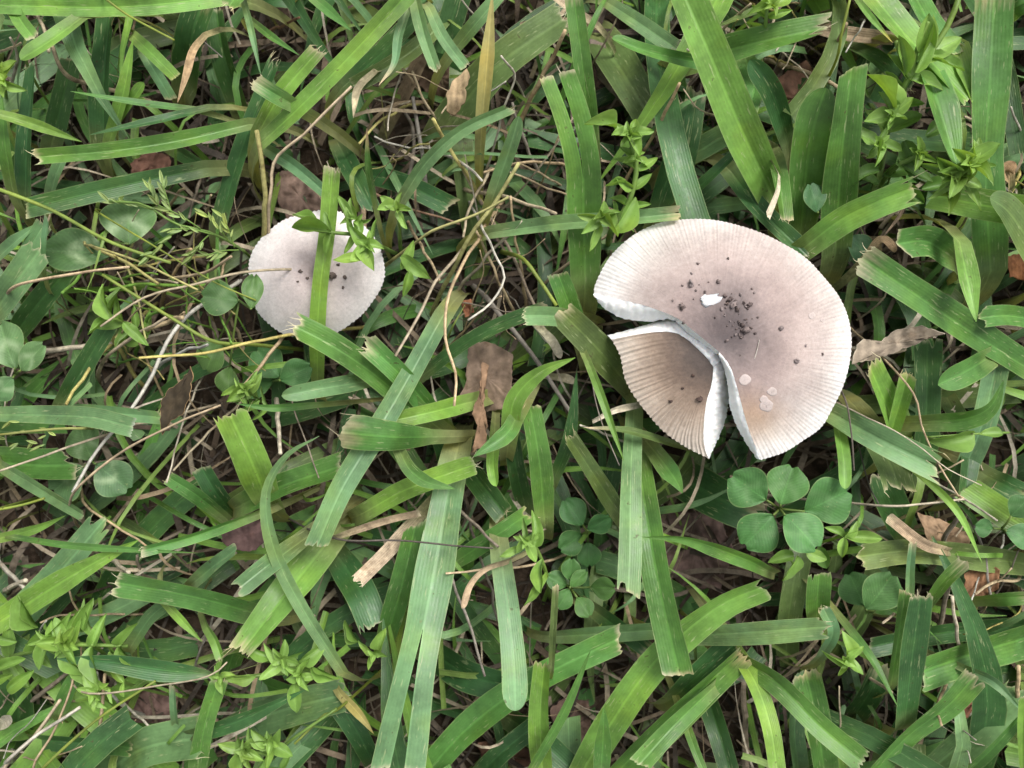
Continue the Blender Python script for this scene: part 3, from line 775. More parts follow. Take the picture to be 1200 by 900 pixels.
D('1063,218 1056,245 1036,276', 14, (0.17, 0.12, 0.08), (36, 46), 'dark brown shrivelled leaf hanging beneath the ragged bright blade', 'point', roll=.6)
D('1020,300 1035,284 1048,296', 16, (0.33, 0.22, 0.13), (30, 38), 'brown curled scrap beyond the grey withered leaf', 'round', roll=.4)
D('1110,646 1080,636 1040,605', 14, (0.34, 0.25, 0.16), (30, 40), 'frayed brown dead blade beside the thin dark stems', 'cut')
D('0,850 8,845 12,838', 16, (0.50, 0.45, 0.33), (30, 40), 'folded papery straw scrap beside the leafy green weed clump', 'round')
D('700,30 660,5 640,-10', 12, (0.42, 0.33, 0.22), (20, 28), 'flat straw blade lying by the tall grey-green upright blade')
D('945,30 985,40 1050,48', 20, (0.36, 0.27, 0.18), (10, 16), 'flat brown dead blade lying low by the bushy branching weed')
D('1182,208 1178,200 1190,190', 20, (0.40, 0.24, 0.13), (34, 38), 'orange-brown curled leaf scrap by the broad upright green blade', 'round')
for i, (pts, w, c, z, lab, tip, kw) in enumerate(DB):
    n = len(pts)
    p3 = [W(x, y, z[0]+(z[1]-z[0])*k/(n-1)) for k, (x, y) in enumerate(pts)]
    v, f, uv, cc, b0 = blade_arrays(p3, w*(H-.054)/F, c, tip, kw.get('fold', .4), kw.get('roll', 0), None, rows=20, wave=.12)
    o = mesh_obj('dead_leaf', v, f, M_DRY, uv=uv, col=cc*NR.uniform(.85, 1.1, (len(v), 1)), loc=b0)
    tag(o, lab, 'dead leaf', 'withered blades and scraps')

# ------------------------------------------------------------------ leaf litter pieces
def litter(poly, z, c, label, curl=4, tilt=(0, 0), rim=None, name='dead_leaf', seed=0):
    pts = P(poly); n0 = len(pts)
    loop = []
    for i in range(n0):                      # ragged outline between corners
        a, b = np.array(pts[i]), np.array(pts[(i+1) % n0])
        m = max(2, int(np.linalg.norm(b-a)/4))
        nrm = np.array((b[1]-a[1], a[0]-b[0])); nrm /= np.linalg.norm(nrm)+1e-9
        for k in range(m): loop.append(a+(b-a)*k/m+nrm*NR.normal(0, .8)*(0 if k == 0 else 1))
    loop = np.array(loop); c0 = loop.mean(0); n = len(loop); K = 7
    V = []; C = []; UV = []
    ext = np.abs(loop-c0).max()
    for k in range(K+1):
        for q in loop:
            p = c0+(q-c0)*((.02, .2, .4, .58, .74, .88, .965, 1)[k])
            dx, dy = (p-c0)/ext
            zz = z+curl*(dx*dx*.9-dy*dy*.4)+tilt[0]*dx+tilt[1]*dy+1.0*noise.noise((p[0]*.09, p[1]*.09, seed*3.1))+.5*noise.noise((p[0]*.3, p[1]*.3, seed))
            V.append(W(p[0], p[1], zz)); UV.append((dx*.5+.5, dy*.5+.5))
            cc = np.array(c)*(1+.25*noise.noise((p[0]*.12, p[1]*.12, seed+7)))
            if rim is not None and k == K: cc = np.array(rim)
            C.append(cc)
    F_ = []
    for k in range(K):
        for i in range(n):
            F_.append([k*n+i, k*n+(i+1) % n, (k+1)*n+(i+1) % n, (k+1)*n+i])
    F_.append(list(range(n))[::-1])
    V = np.array(V)
    nb = len(V); V2 = V-np.array((0, 0, .00035))           # real thickness
    F2 = [[a+nb for a in q[::-1]] for q in F_]
    side = [[K*n+i, K*n+(i+1) % n, nb+K*n+(i+1) % n, nb+K*n+i] for i in range(n)]
    o = mesh_obj(name, np.concatenate([V, V2]), F_+F2+side, M_LITTER, uv=UV+UV, col=C+[np.array(q)*.8 for q in C], loc=W(c0[0], c0[1], z))
    tag(o, label, 'dead leaf', 'brown dead leaves'); return o
litter('550,398 580,403 601,415 600,447 602,473 593,481 566,483 542,480 534,472 546,448', 20, (.22, .155, .112), 'square brown leaf scrap lying flat between the two mushrooms', 3, (2, -3), seed=1)
litter('565,424 573,428 570,446 566,470 572,500 567,522 552,531 562,512 561,500 553,485 562,460', 32, (.22, .135, .08), 'orange-brown torn leaf strip on the square brown leaf scrap', 3, (1, 2), seed=2)
litter('223,429 226,445 220,470 214,486 200,493 190,510 187,492 188,472 198,455 214,444', 50, (.036, .026, .014), 'curled dark brown leaf with tan rim standing among thin stalks', 5, (4, 2), rim=(.33, .21, .10), seed=3)
litter('258,618 272,608 296,608 313,613 314,632 300,645 272,645 260,634', 30, (.095, .055, .05), 'purple-brown rounded leaf tucked under green blades', 4, (0, 1), seed=4)
litter('152,192 172,178 198,180 200,203 175,208 155,205', 9, (.17, .085, .06), 'reddish-brown leaf lying deep behind the pale-marked clover', 2, seed=5)
litter('1130,672 1150,660 1172,668 1170,690 1152,702 1133,706', 20, (.24, .125, .065), 'orange leaf scrap among straw and green blades', 3, (1, 0), seed=6)
litter('998,427 1004,404 1012,397 1030,402 1052,386 1080,381 1108,391 1085,398 1062,408 1030,420', 38, (.26, .21, .155), 'grey withered leaf with curled pale rim beside the large mushroom', 6, (3, -2), rim=(.5, .43, .33), seed=7)
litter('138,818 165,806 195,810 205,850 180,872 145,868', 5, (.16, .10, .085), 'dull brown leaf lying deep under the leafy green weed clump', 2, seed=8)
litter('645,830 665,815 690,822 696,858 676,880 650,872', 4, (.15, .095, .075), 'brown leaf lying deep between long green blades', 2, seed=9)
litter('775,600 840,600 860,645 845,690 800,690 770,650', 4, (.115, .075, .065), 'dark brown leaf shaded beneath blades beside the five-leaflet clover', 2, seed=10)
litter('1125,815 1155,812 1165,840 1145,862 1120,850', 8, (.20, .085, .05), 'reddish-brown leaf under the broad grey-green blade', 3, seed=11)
litter('1180,300 1200,296 1212,310 1205,330 1183,325', 24, (.26, .11, .05), 'rust-red leaf scrap beside the broad upright green blade', 3, seed=12)
litter('330,200 365,205 382,235 372,262 335,255 322,228', 7, (.20, .135, .105), 'pinkish-brown leaf lying flat beyond the small mushroom', 3, seed=13)
litter('523,130 522,112 533,92 547,80 551,90 545,103 546,116 533,136', 34, (.40, .29, .17), 'tan crumpled leaf with dark edge against olive blade', 6, (4, 0), rim=(.14, .09, .05), seed=14)
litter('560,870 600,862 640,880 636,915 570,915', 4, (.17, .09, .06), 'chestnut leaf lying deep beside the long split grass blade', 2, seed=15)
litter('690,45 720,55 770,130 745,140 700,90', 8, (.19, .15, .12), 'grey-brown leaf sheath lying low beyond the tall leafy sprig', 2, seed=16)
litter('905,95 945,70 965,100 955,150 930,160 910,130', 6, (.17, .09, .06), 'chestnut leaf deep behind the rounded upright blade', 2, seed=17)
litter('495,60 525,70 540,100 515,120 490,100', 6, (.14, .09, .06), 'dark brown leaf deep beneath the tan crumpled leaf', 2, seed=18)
litter('538,352 552,350 556,366 545,372', 14, (.22, .09, .045), 'rust-coloured flake beside the wavy tan stalk', 1, seed=19)
litter('1075,600 1105,610 1140,628 1130,650 1090,640', 22, (.30, .20, .12), 'fibrous brown leaf between the five-leaflet clover and orange leaf scrap', 3, seed=20)

# ------------------------------------------------------------------ mushrooms
def resample(pts, n):
    pts = np.array(pts, float); d = np.concatenate([[0], np.cumsum(np.linalg.norm(np.diff(pts, axis=0), axis=1))])
    s = np.linspace(0, d[-1], n); return np.stack([np.interp(s, d, pts[:, k]) for k in range(2)], 1)
def smooth_curve(pts, n):
    q, _ = catmull([np.array((x, y, 0)) for x, y in pts], 400); return resample(q[:, :2], n)
def ramp(d, stops):
    xs = [s[0] for s in stops]
    return np.stack([np.interp(d, xs, [s[1][k] for s in stops]) for k in range(3)], -1)

def cap_piece(name, parent, hub, rim, e1, e2, centre, R0, zfun, stops, ridges, r_in, ridge_mm, K=46, n=760, groove=0.75, darkc=None, warp=.16, seed=0, tooth=.5, tan=0.0):
    """fan-shaped piece of a cap: hub -> rim outline, e1 / e2 the two torn edges (hub -> rim)"""
    rimp = smooth_curve(rim, n)
    ks = np.linspace(0, 1, K)**0.9
    c1 = smooth_curve(e1, K*4) if e1 is not None else None; c2 = smooth_curve(e2, K*4) if e2 is not None else None
    hub = np.array(hub, float)
    V = np.zeros((K, n, 3)); C = np.zeros((K, n, 3)); PX = np.zeros((K, n, 2))
    f = np.linspace(0, 1, n)
    arc = np.concatenate([[0], np.cumsum(np.linalg.norm(np.diff(rimp, axis=0), axis=1))])
    ph = arc/arc[-1]*ridges*2*math.pi
    ph = ph+1.6*np.array([noise.noise((x*.05, 1.7+seed, 0)) for x in arc])
    amp = np.array([max(.08, .72+.55*noise.noise((x*.11, 5+seed, 0))+.75*noise.noise((x*.31, 1+seed, 0))) for x in arc])
    ph = ph+1.5*np.array([noise.noise((x*.16, 4.4+seed, 0)) for x in arc])
    fib = np.array([.055*noise.noise((x*.9, 11+seed, 0))+.07*noise.noise((x*.28, 2+seed, 0))+.05*noise.noise((x*2.3, 8+seed, 0)) for x in arc])
    tanfac = tan*np.clip((f-.86)/.1, 0, 1)
    rin_n = np.array([.10*noise.noise((x*.09, 9+seed, 0))+.07*noise.noise((x*.35, 3+seed, 0)) for x in arc])
    for i, k in enumerate(ks):
        p = hub+(rimp-hub)*k
        if c1 is not None:
            dev = c1[min(int(k*(K*4-1)), K*4-1)]-(hub+(rimp[0]-hub)*k); p = p+dev*np.exp(-(f/warp)**2)[:, None]
        if c2 is not None:
            dev = c2[min(int(k*(K*4-1)), K*4-1)]-(hub+(rimp[-1]-hub)*k); p = p+dev*np.exp(-((1-f)/warp)**2)[:, None]
        ri = r_in+rin_n; edge = np.clip((k-ri)/(1-ri), 0, 1)
        g = np.cos(ph)*(.75+.25*np.cos(ph*.5+1))
        p = p+(rimp-hub)/np.linalg.norm(rimp-hub, axis=1)[:, None]*((g*tooth*amp)*(edge**3))[:, None]
        d = np.linalg.norm(p-np.array(centre), axis=1)/R0
        if darkc is not None: dc = np.linalg.norm((p-np.array(darkc)), axis=1)/R0
        else: dc = d
        z = zfun(p, d, k)+g*ridge_mm*amp*edge**1.2
        PX[i] = p
        zl = lift(z)/1000
        V[i] = np.stack([(p[:, 0]-600)*(H-zl)/F, (450-p[:, 1])*(H-zl)/F, zl], 1)
        mix = 0.5*d+0.5*dc
        nn = np.array([noise.noise((a*.025, b*.025, seed)) for a, b in p])
        mix = np.clip(mix+nn*.09+np.array([.05*noise.noise((a*.11, b*.11, seed+2))+.05*noise.noise((a*.34, b*.34, seed+4)) for a, b in p])*np.clip(1.2-mix, .2, 1), 0, 1.2)
        cc = ramp(mix, stops)
        cc = cc*(1-(1-groove)*(np.clip(.5-.5*g, 0, 1)*edge*np.clip(amp, 0, 1.3))[:, None])
        cc = cc*(1+fib*np.clip((k-.12)/.4, 0, 1))[:, None]
        tn = np.clip(tanfac*np.exp(-((k-.62)/.22)**2), 0, 1)[:, None]
        cc = cc*(1-tn)+cc*np.array((.92, .78, .60))*tn
        C[i] = cc
    I = np.arange(K*n).reshape(K, n)
    Q = np.stack([I[:-1, :-1], I[1:, :-1], I[1:, 1:], I[:-1, 1:]], -1).reshape(-1, 4)
    base = np.array(parent.location)
    o = fast_mesh(name, V.reshape(-1, 3)-base, Q, M_CAP, None, C.reshape(-1, 3)); o.parent = parent
    return o, V, PX

def strip(name, parent, top, bot, mat, c, n=110, rows=9, rough=.22, bulge=0.0, seed=0, cbot=None):
    """lofted torn face between two 3D polylines given as (x,y,zmm)"""
    a, _ = catmull([np.array(p, float) for p in top], n); b, _ = catmull([np.array(p, float) for p in bot], n)
    V = []; C = []
    for r in range(rows):
        t = r/(rows-1)
        q = a*(1-t)+b*t
        for i in range(n):
            nz = noise.noise((q[i, 0]*.21, q[i, 1]*.21, seed+t*3))+.6*noise.noise((q[i, 0]*.7, q[i, 1]*.7, seed+t*5))*(.4+t)
            z = q[i, 2]+bulge*math.sin(t*math.pi)+nz*rough*2
            x = q[i, 0]+nz*1.1*(0 if r == 0 else 1); y = q[i, 1]+noise.noise((q[i, 1]*.2, q[i, 0]*.2, seed+9))*1.1*(0 if r == 0 else 1)
            V.append(W(x, y, z)); cc = np.array(c)*(1-t)+np.array(cbot if cbot is not None else c)*t
            C.append(cc*(1+.06*nz))
    F_ = [[r*n+i, r*n+i+1, (r+1)*n+i+1, (r+1)*n+i] for r in range(rows-1) for i in range(n-1)]
    return mesh_obj(name, V, F_, mat, parent=parent, col=C, loc=tuple(parent.location))

def underside(name, parent, V, thick_hub, thick_rim, nsel=160, ksel=8):
    """white gill surface hanging below a cap piece, pleated radially"""
    K, n, _ = V.shape
    ki = np.linspace(1, K-1, ksel).astype(int); ni = np.linspace(0, n-1, nsel*2).astype(int)
    A = V[np.ix_(ki, ni)].copy()
    t = ki/(K-1)
    dz = (thick_hub*(1-t)+thick_rim*t)[:, None]
    pl = (np.arange(nsel*2) % 2)[None, :]
    A[:, :, 2] -= (dz*(.35+.65*pl))/1000*np.clip((1-t)[:, None]*6+.5, 0, 1)
    hubp = V[0, 0]
    A[:, :, :2] = hubp[:2]+(A[:, :, :2]-hubp[:2])*.985
    k2, n2 = A.shape[:2]
    I = np.arange(k2*n2).reshape(k2, n2)
    Q = np.stack([I[:-1, :-1], I[:-1, 1:], I[1:, 1:], I[1:, :-1]], -1).reshape(-1, 4)
    base = np.array(parent.location)
    o = fast_mesh(name, A.reshape(-1, 3)-base, Q, M_FLESH, None, np.tile((.72, .69, .64), (k2*n2, 1))); o.parent = parent
    o['kind'] = 'stuff'
    return o

def under(o, part):
    o.parent = part; return o          # part sits at its thing's origin

def stipe(parent, x, y, z, r0, r1, lean=(0, 0)):
    top = W(x, y, z); p = []
    for i in range(12):
        t = i/11
        p.append(top*(1-t)+np.array((top[0]+lean[0], top[1]+lean[1], -.008))*t)
    V, F_, uv = tube(np.array(p), r1, r0*1.25, 18)
    return mesh_obj('stem', V, F_, M_FLESH, parent=parent, uv=uv, col=np.tile((.70, .66, .60), (len(V), 1)), loc=tuple(parent.location))

def blob(name, parent, x, y, z, rx, ry, rz, c, mat, seed=0, rough=.35, rot=0):
    """small lumpy crumb"""
    V = []; nl, ns = 6, 9
    base = W(x, y, z); k = (H-lift(z)/1000)/F
    for i in range(nl+1):
        th = math.pi*i/nl
        for j in range(ns):
            a = 2*math.pi*j/ns
            q = np.array((math.sin(th)*math.cos(a), math.sin(th)*math.sin(a), math.cos(th)))
            s = 1+rough*noise.noise((q[0]*2+seed, q[1]*2, q[2]*2+seed*2.3))*1.6
            qx, qy = q[0]*rx*s, q[1]*ry*s
            V.append(base+np.array(((qx*math.cos(rot)-qy*math.sin(rot))*k, (qx*math.sin(rot)+qy*math.cos(rot))*k, q[2]*rz*s*k)))
    F_ = [[i*ns+j, i*ns+(j+1) % ns, (i+1)*ns+(j+1) % ns, (i+1)*ns+j] for i in range(nl) for j in range(ns)]
    return mesh_obj(name, V, F_, mat, parent=parent, col=np.tile(np.array(c), (len(V), 1))*NR.uniform(.8, 1.2, (len(V), 1)), uv=np.zeros((len(V), 2)),
                    loc=tuple(parent.location) if parent is not None else tuple(base))

# ---- large mushroom
CX, CY, R0 = 847, 398, 150.0
big = empty('mushroom', W(846, 412, 0)); big.location.z = -0.002
tag(big, 'large pinkish-beige mushroom with cap torn open into a drooping flap', 'mushroom', 'mushrooms in the lawn')
ZC, ZR = 58.0, 44.0
def zmain(p, d, k):
    dd = np.clip(d, 0, 1.3)
    z = ZR+(ZC-ZR)*(1-dd**2.3)
    z = z-1.6*np.exp(-(dd/.22)**2)+1.1*np.sin((p[:, 0]-CX)*.035+1)*dd*.8+.8*np.sin((p[:, 1]-CY)*.05)*dd
    return z
main_stops = [(0, (.074, .058, .058)), (.13, (.096, .074, .072)), (.27, (.168, .128, .120)), (.46, (.292, .226, .207)), (.64, (.38, .307, .280)), (.80, (.46, .395, .364)), (.91, (.56, .51, .478)), (1.0, (.69, .66, .635))]
rim_main = P('696,344 697,335 704,319 714,302 729,286 748,272 773,261 802,257 830,257 858,262 890,272 919,286 944,302 965,324 983,347 994,372 998,400 995,428 988,453 976,478 962,501 940,517 919,530 892,539')
e1_main = P('842,412 823,396 808,384 794,373 770,363 748,356 723,350 696,344')
e2_main = P('842,412 855,428 861,445 866,462 872,485 880,510 892,539')
capm, VM, PXM = cap_piece('cap', big, (842, 412), rim_main, e1_main, e2_main, (CX, CY), R0, zmain, main_stops, 116, .66, .15, darkc=(862, 378), groove=.86, seed=1, tan=.9)
def edge3(ed, zf, n=10, dz=0.0):
    q = smooth_curve(ed, n); d = np.linalg.norm(q-np.array((CX, CY)), axis=1)/R0
    z = zf(q, d, 1); return [(q[i, 0], q[i, 1], z[i]+dz) for i in range(n)]
WHT = (.84, .83, .81)
t1 = edge3(e1_main, zmain); 
b1 = [(840, 416), (824, 404), (806, 392), (787, 375), (759, 377), (730, 373), (709, 362), (695, 346)]
under(strip('torn_flesh', big, t1, [(x, y, zz) for (x, y), zz in zip(b1, (52, 51.5, 50.5, 49, 46.5, 44.5, 43.5, 43.5))], M_FLESH, WHT, seed=1, bulge=.8), capm)
t2 = edge3(e2_main, zmain)
b2 = [(843, 418), (849, 432), (853, 453), (855, 475), (862, 496), (873, 517), (886, 537)]
under(strip('torn_flesh', big, t2, [(x, y, zz) for (x, y), zz in zip(b2, (56, 54.5, 53, 51, 48.5, 45.5, 44))], M_FLESH, WHT, seed=2, bulge=.8), capm)
under(underside('gills', big, VM, 9, 2.5), capm)
# flap
def zflap(p, d, k):
    dd = np.clip(d, 0, 1.3)
    z = 40+(53.0-40)*(1-dd**2.0)
    return z-3.0*np.clip((p[:, 0]-790)/60, -1, 1)*.25
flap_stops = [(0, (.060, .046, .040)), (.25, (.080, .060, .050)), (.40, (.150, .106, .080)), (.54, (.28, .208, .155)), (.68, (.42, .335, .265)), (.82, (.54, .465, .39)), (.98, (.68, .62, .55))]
rim_flap = P('830,537 802,523 777,505 759,485 743,464 732,443 727,418 717,398')
e1_flap = P('836,430 834,450 828,471 825,496 825,520 830,537')
e2_flap = P('836,430 826,417 812,404 794,391 770,389 741,393 717,398')
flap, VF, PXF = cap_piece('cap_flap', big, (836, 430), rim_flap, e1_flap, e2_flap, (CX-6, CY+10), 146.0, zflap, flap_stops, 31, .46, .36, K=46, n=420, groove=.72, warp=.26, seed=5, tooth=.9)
flap['label'] = 'darker tan drooping flap of the cap with grooved margin'
def edgef(ed, n=10):
    q = smooth_curve(ed, n); d = np.linalg.norm(q-np.array((CX-6, CY+10)), axis=1)/146.0
    z = zflap(q, d, 1); return [(q[i, 0], q[i, 1], z[i]) for i in range(n)]
bf2 = [(847, 420), (832, 402), (822, 398), (808, 388), (797, 377), (787, 374), (762, 379), (738, 386), (712, 393)]
under(strip('torn_flesh', big, edgef(e2_flap), [(x, y, zz) for (x, y), zz in zip(bf2, (51.5, 52, 51.5, 50.5, 49, 47.5, 45, 42, 40.5))], M_FLESH, WHT, seed=3, bulge=1.0, rough=.3), flap)
bf1 = [(847, 420), (852, 445), (854, 468), (849, 496), (841, 516), (831, 538)]
under(strip('torn_flesh', big, edgef(e1_flap), [(x, y, zz) for (x, y), zz in zip(bf1, (50, 47.5, 44.5, 41.5, 39.5, 39.5))], M_FLESH, WHT, seed=4, bulge=1.2), flap)
under(underside('gills', big, VF, 8, 2.0, nsel=60), flap)
stipe(big, 846, 412, 50, .0060, .0048, (.004, -.006))
for x, y, a, b_, s in ((833, 351, 11, 7, 1), (826, 349, 5, 4, 2)):
    d = math.hypot(x-CX, y-CY)/R0
    o = under(blob('veil_patch', big, x, y, zmain(np.array([[x, y]]), np.array([d]), 1)[0]+.05, a, b_, 2.4, (.62, .61, .61), M_FLESH, s*3.3, .55, .2), capm)
def cap_disc(x, y, r, c, hgt, seed):
    """thin raised scab that follows the skin of the large cap"""
    V = []; C = []; n = 18
    for k, t in enumerate((.02, .45, .8, .95, 1.03)):
        for j in range(n):
            an = 2*math.pi*j/n; rr = r*t*(1+.22*noise.noise((math.cos(an)*1.3+seed, math.sin(an)*1.3, seed)))
            px, py = x+rr*math.cos(an), y+rr*.9*math.sin(an)
            z = zmain(np.array([[px, py]]), np.array([math.hypot(px-CX, py-CY)/R0]), 1)[0]
            V.append(W(px, py, z+(hgt, hgt, hgt*1.1, hgt*.8, -.12)[k])); C.append(np.array(c)*(1, 1, 1.05, .95, .85)[k])
    F_ = [[k*n+j, k*n+(j+1) % n, (k+1)*n+(j+1) % n, (k+1)*n+j] for k in range(4) for j in range(n)]+[list(range(n))]
    F_ = [q[::-1] for q in F_]
    return mesh_obj('pale_spot', V, F_, M_CAP, parent=big, col=C, loc=tuple(big.location))
for x, y, r in ((873, 445, 7.5), (905, 459, 6), (898, 475, 8), (895, 468, 5), (952, 370, 4.5), (964, 375, 3)):
    under(cap_disc(x, y, r, (.42, .352, .327), .16, x*.13), capm)
crumbs = [(810, 332, 5.5), (842, 330, 4), (799, 359, 5), (850, 347, 3), (856, 351, 4.2), (860, 357, 4.6), (864, 363, 3.5), (852, 356, 3), (878, 358, 4.5), (872, 354, 3), (874, 387, 6), (870, 381, 4), (880, 384, 3.5),
          (866, 377, 2.5), (915, 385, 3.8), (933, 423, 4.2), (818, 309, 2), (853, 303, 2), (944, 405, 2), (964, 415, 2.2), (884, 343, 2), (846, 362, 2.4), (868, 345, 2.6), (888, 372, 2), (838, 372, 1.8), (801, 378, 3), (826, 342, 2)]
for k in range(46):
    a_, q_ = R.choice(((858, 354), (874, 384), (866, 372), (880, 358), (810, 332), (850, 370), (860, 395))), R.gauss(0, 1)
    crumbs.append((a_[0]+R.gauss(0, 9), a_[1]+R.gauss(0, 8), R.uniform(.9, 2.3)))
for i, (x, y, r) in enumerate(crumbs):
    r *= .74
    d = math.hypot(x-CX, y-CY)/R0; z = zmain(np.array([[x, y]], float), np.array([d]), 1)[0]
    o = blob('soil_crumb', None, x, y, z+r*.11, r*R.uniform(.8, 1.15), r*R.uniform(.7, 1), r*.8, R.choice(((.14, .108, .10), (.18, .14, .13), (.10, .075, .07), (.24, .195, .185))), M_LITTER, i*1.7, .9, R.uniform(0, 3))
    tag(o, 'brown crumb of soil on the large mushroom cap', 'soil crumb', 'soil crumbs on the large cap')
for i, (x, y, r) in enumerate(((820, 468, 4), (786, 470, 2.4), (812, 440, 2), (800, 455, 1.8))):
    d = math.hypot(x-CX+6, y-CY-10)/146; z = zflap(np.array([[x, y]], float), np.array([d]), 1)[0]
    o = blob('soil_crumb', None, x, y, z+r*.1, r, r*.8, r*.8, (.09, .06, .05), M_LITTER, i*2.9+50, .6)
    tag(o, 'brown crumb of soil on the drooping mushroom flap', 'soil crumb', 'soil crumbs on the drooping flap')
pth, _ = catmull([W(883, 424, 57.0), W(887, 411, 57.6), W(890, 398, 57.6)], 10)
V, F_, uv = tube(pth, .00016, .0001, 5)
o = mesh_obj('straw_fibre', V, F_, M_DRY, uv=uv, col=np.tile((.6, .55, .48), (len(V), 1)), loc=pth[0])
tag(o, 'tiny pale straw fibre lying on the large mushroom cap', 'straw')

# ---- small mushroom
SX, SY, SR = 370, 321, 79.0
sm = empty('mushroom', W(SX, SY, 0)); sm.location.z = -0.002
tag(sm, 'small whitish mushroom with saw-toothed cap crossed by a grass blade', 'mushroom', 'mushrooms in the lawn')
def zsmall(p, d, k):
    dd = np.clip(d, 0, 1.3)
    return 25.5+(37.5-25.5)*(1-dd**2.2)-1.6*np.exp(-(dd/.25)**2)+.7*np.sin((p[:, 0]-SX)*.06)*dd
small_stops = [(0, (.18, .14, .135)), (.15, (.33, .268, .255)), (.36, (.46, .392, .373)), (.66, (.56, .50, .48)), (1.02, (.69, .655, .635))]
rim_small = P('378,372 380,386 389,392 409,381 426,367 439,350 448,334 451,316 445,290 432,270 412,254 394,247 378,246 362,249 334,257 312,273 299,289 292,306 292,325 296,345 300,362 309,374 326,388 342,394 356,386 366,366')
caps, VS, PXS = cap_piece('cap', sm, (374, 330), rim_small, P('374,330 376,345 377,358 378,372'), P('374,330 371,342 368,354 366,366'), (SX, SY), SR, zsmall, small_stops, 92, .86, .10, K=34, n=560, groove=.9, seed=9, tooth=.9)
q1 = P('374,330 376,345 377,358 378,372'); q2 = P('374,330 371,342 368,354 366,366')
under(underside('gills', sm, VS, 6, 1.6, nsel=110), caps)
stipe(sm, SX+2, SY+2, 31, .0036, .0028, (.002, -.002))
for i, (x, y, r) in enumerate(((389, 323, 5), (404, 325, 2.2), (402, 337, 1.8), (396, 310, 2), (352, 318, 2.4), (360, 326, 1.8), (349, 330, 1.6))):
    d = math.hypot(x-SX, y-SY)/SR; z = zsmall(np.array([[x, y]], float), np.array([d]), 1)[0]
    o = blob('soil_crumb', None, x, y, z+r*.1, r, r*.8, r*.7, (.10, .075, .065), M_LITTER, i*3.1+90, .6)
    tag(o, 'dark speck of soil on the small mushroom cap', 'soil crumb', 'soil specks on the small cap')
B2 = []

def single_blade(s, w, col, tip, zs, label, **kw):
    pts = P(s); p3 = [W(x, y, z) for (x, y), z in zip(pts, zs)]
    v, f, uv, cc, b0 = blade_arrays(p3, w*(H-.059)/F, jit(GREEN[col], .05), tip, kw.get('fold', .3), kw.get('roll', 0), None, tipcol=kw.get('tipcol'), basew=.9)
    o = mesh_obj('grass_leaf', v, f, M_BLADE, uv=uv, col=cc, loc=b0); tag(o, label, 'grass blade', 'broad lawn grass blades'); return o
single_blade('372,440 372,386 376,330 384,270 390,196', 20, 'l', 'cut', (20, 34, 42, 44, 48), 'green grass blade standing straight across the small mushroom cap', tipcol=(.5, .42, .32), fold=.2)

# ------------------------------------------------------------------ clovers
def leaflet_mesh(notch=.09):
    nx, ny = 12, 9; V = []; UV = []
    for i in range(nx+1):
        t = i/nx
        hw = .52*math.sin(math.pi*min(1, t**1.22*.97))**.62 if 0 < t < 1 else (.02 if t == 0 else .16)
        for j in range(ny):
            y = -1+2*j/(ny-1)
            x = t-notch*math.exp(-(y*2.2)**2)*t**6-.05*abs(y)**3*t
            V.append((x, y*hw, .13*abs(y)*hw*2-.16*(t-.5)**2+.022*math.sin(y*7+t*6)-.10*(abs(y)**2)*hw)); UV.append((t, y))
    F_ = [[i*ny+j, (i+1)*ny+j, (i+1)*ny+j+1, i*ny+j+1] for i in range(nx) for j in range(ny-1)]
    return np.array(V), F_, UV
LV, LF, LU = leaflet_mesh()
def clover(name, label, base, hub, leaflets, c, chev=0.0, zhub=None, group='clovers in the lawn'):
    """leaflets: (cx, cy, length px, width px, z, [hub override]) ; hub (x,y,z) is where the stalks meet"""
    root = empty(name, W(base[0], base[1], 0)); tag(root, label, 'clover', group)
    hp = W(*hub)
    pth, _ = catmull([np.array(root.location)+np.array((0, 0, -.002)), (np.array(root.location)+hp)/2+np.array((.001, .001, .002)), hp], 14)
    V, F_, uv = tube(pth, .0007, .0005, 6)
    mesh_obj('petiole', V, F_, M_WEED, parent=root, uv=uv, col=np.tile((.13, .19, .05), (len(V), 1)), loc=tuple(root.location))
    for k, lf in enumerate(leaflets):
        cx, cy, ln, wd_, z = lf[:5]
        hx, hy = (lf[5], lf[6]) if len(lf) > 5 else (hub[0], hub[1])
        dx, dy = cx-hx, cy-hy; an = math.atan2(-dy, dx)
        st = W(cx-math.cos(an)*ln/2, cy+math.sin(an)*ln/2, z)
        s = (H-lift(z)/1000)/F
        Vl = LV*np.array((ln*s, wd_*s/.98, ln*s))
        tl = R.uniform(-.3, .2); rl = R.uniform(-.35, .35)
        M = Matrix.Rotation(an, 3, 'Z') @ Matrix.Rotation(tl, 3, 'Y') @ Matrix.Rotation(rl, 3, 'X')
        Vl = Vl @ np.array(M).T+st
        cc = np.tile(np.append(jit(c, .1), 1)[:3], (len(Vl), 1))
        o = mesh_obj('leaflet', Vl, LF, M_CLOVER, parent=root, uv=LU, col=cc, loc=tuple(root.location))
        a = o.data.attributes['col'].data
        for q in a: q.color = (q.color[0], q.color[1], q.color[2], chev)
        pt, _ = catmull([hp, (hp+st)/2+np.array((0, 0, .0005)), st], 5)
        V, F_, uv = tube(pt, .0004, .00035, 5)
        st_o = mesh_obj('stalklet', V, F_, M_WEED, parent=root, uv=uv, col=np.tile((.13, .20, .05), (len(V), 1)), loc=tuple(root.location))
        st_o.parent = o
    return root
CG = (.070, .185, .048)
clover('clover', 'clover with five rounded green leaflets beside the large mushroom', (905, 600), (913, 596, 34),
       [(876, 571, 54, 50, 37), (923, 568, 50, 47, 38), (969, 586, 58, 56, 37, 930, 606), (889, 623, 52, 52, 38), (938, 623, 54, 50, 40)], CG, .25)
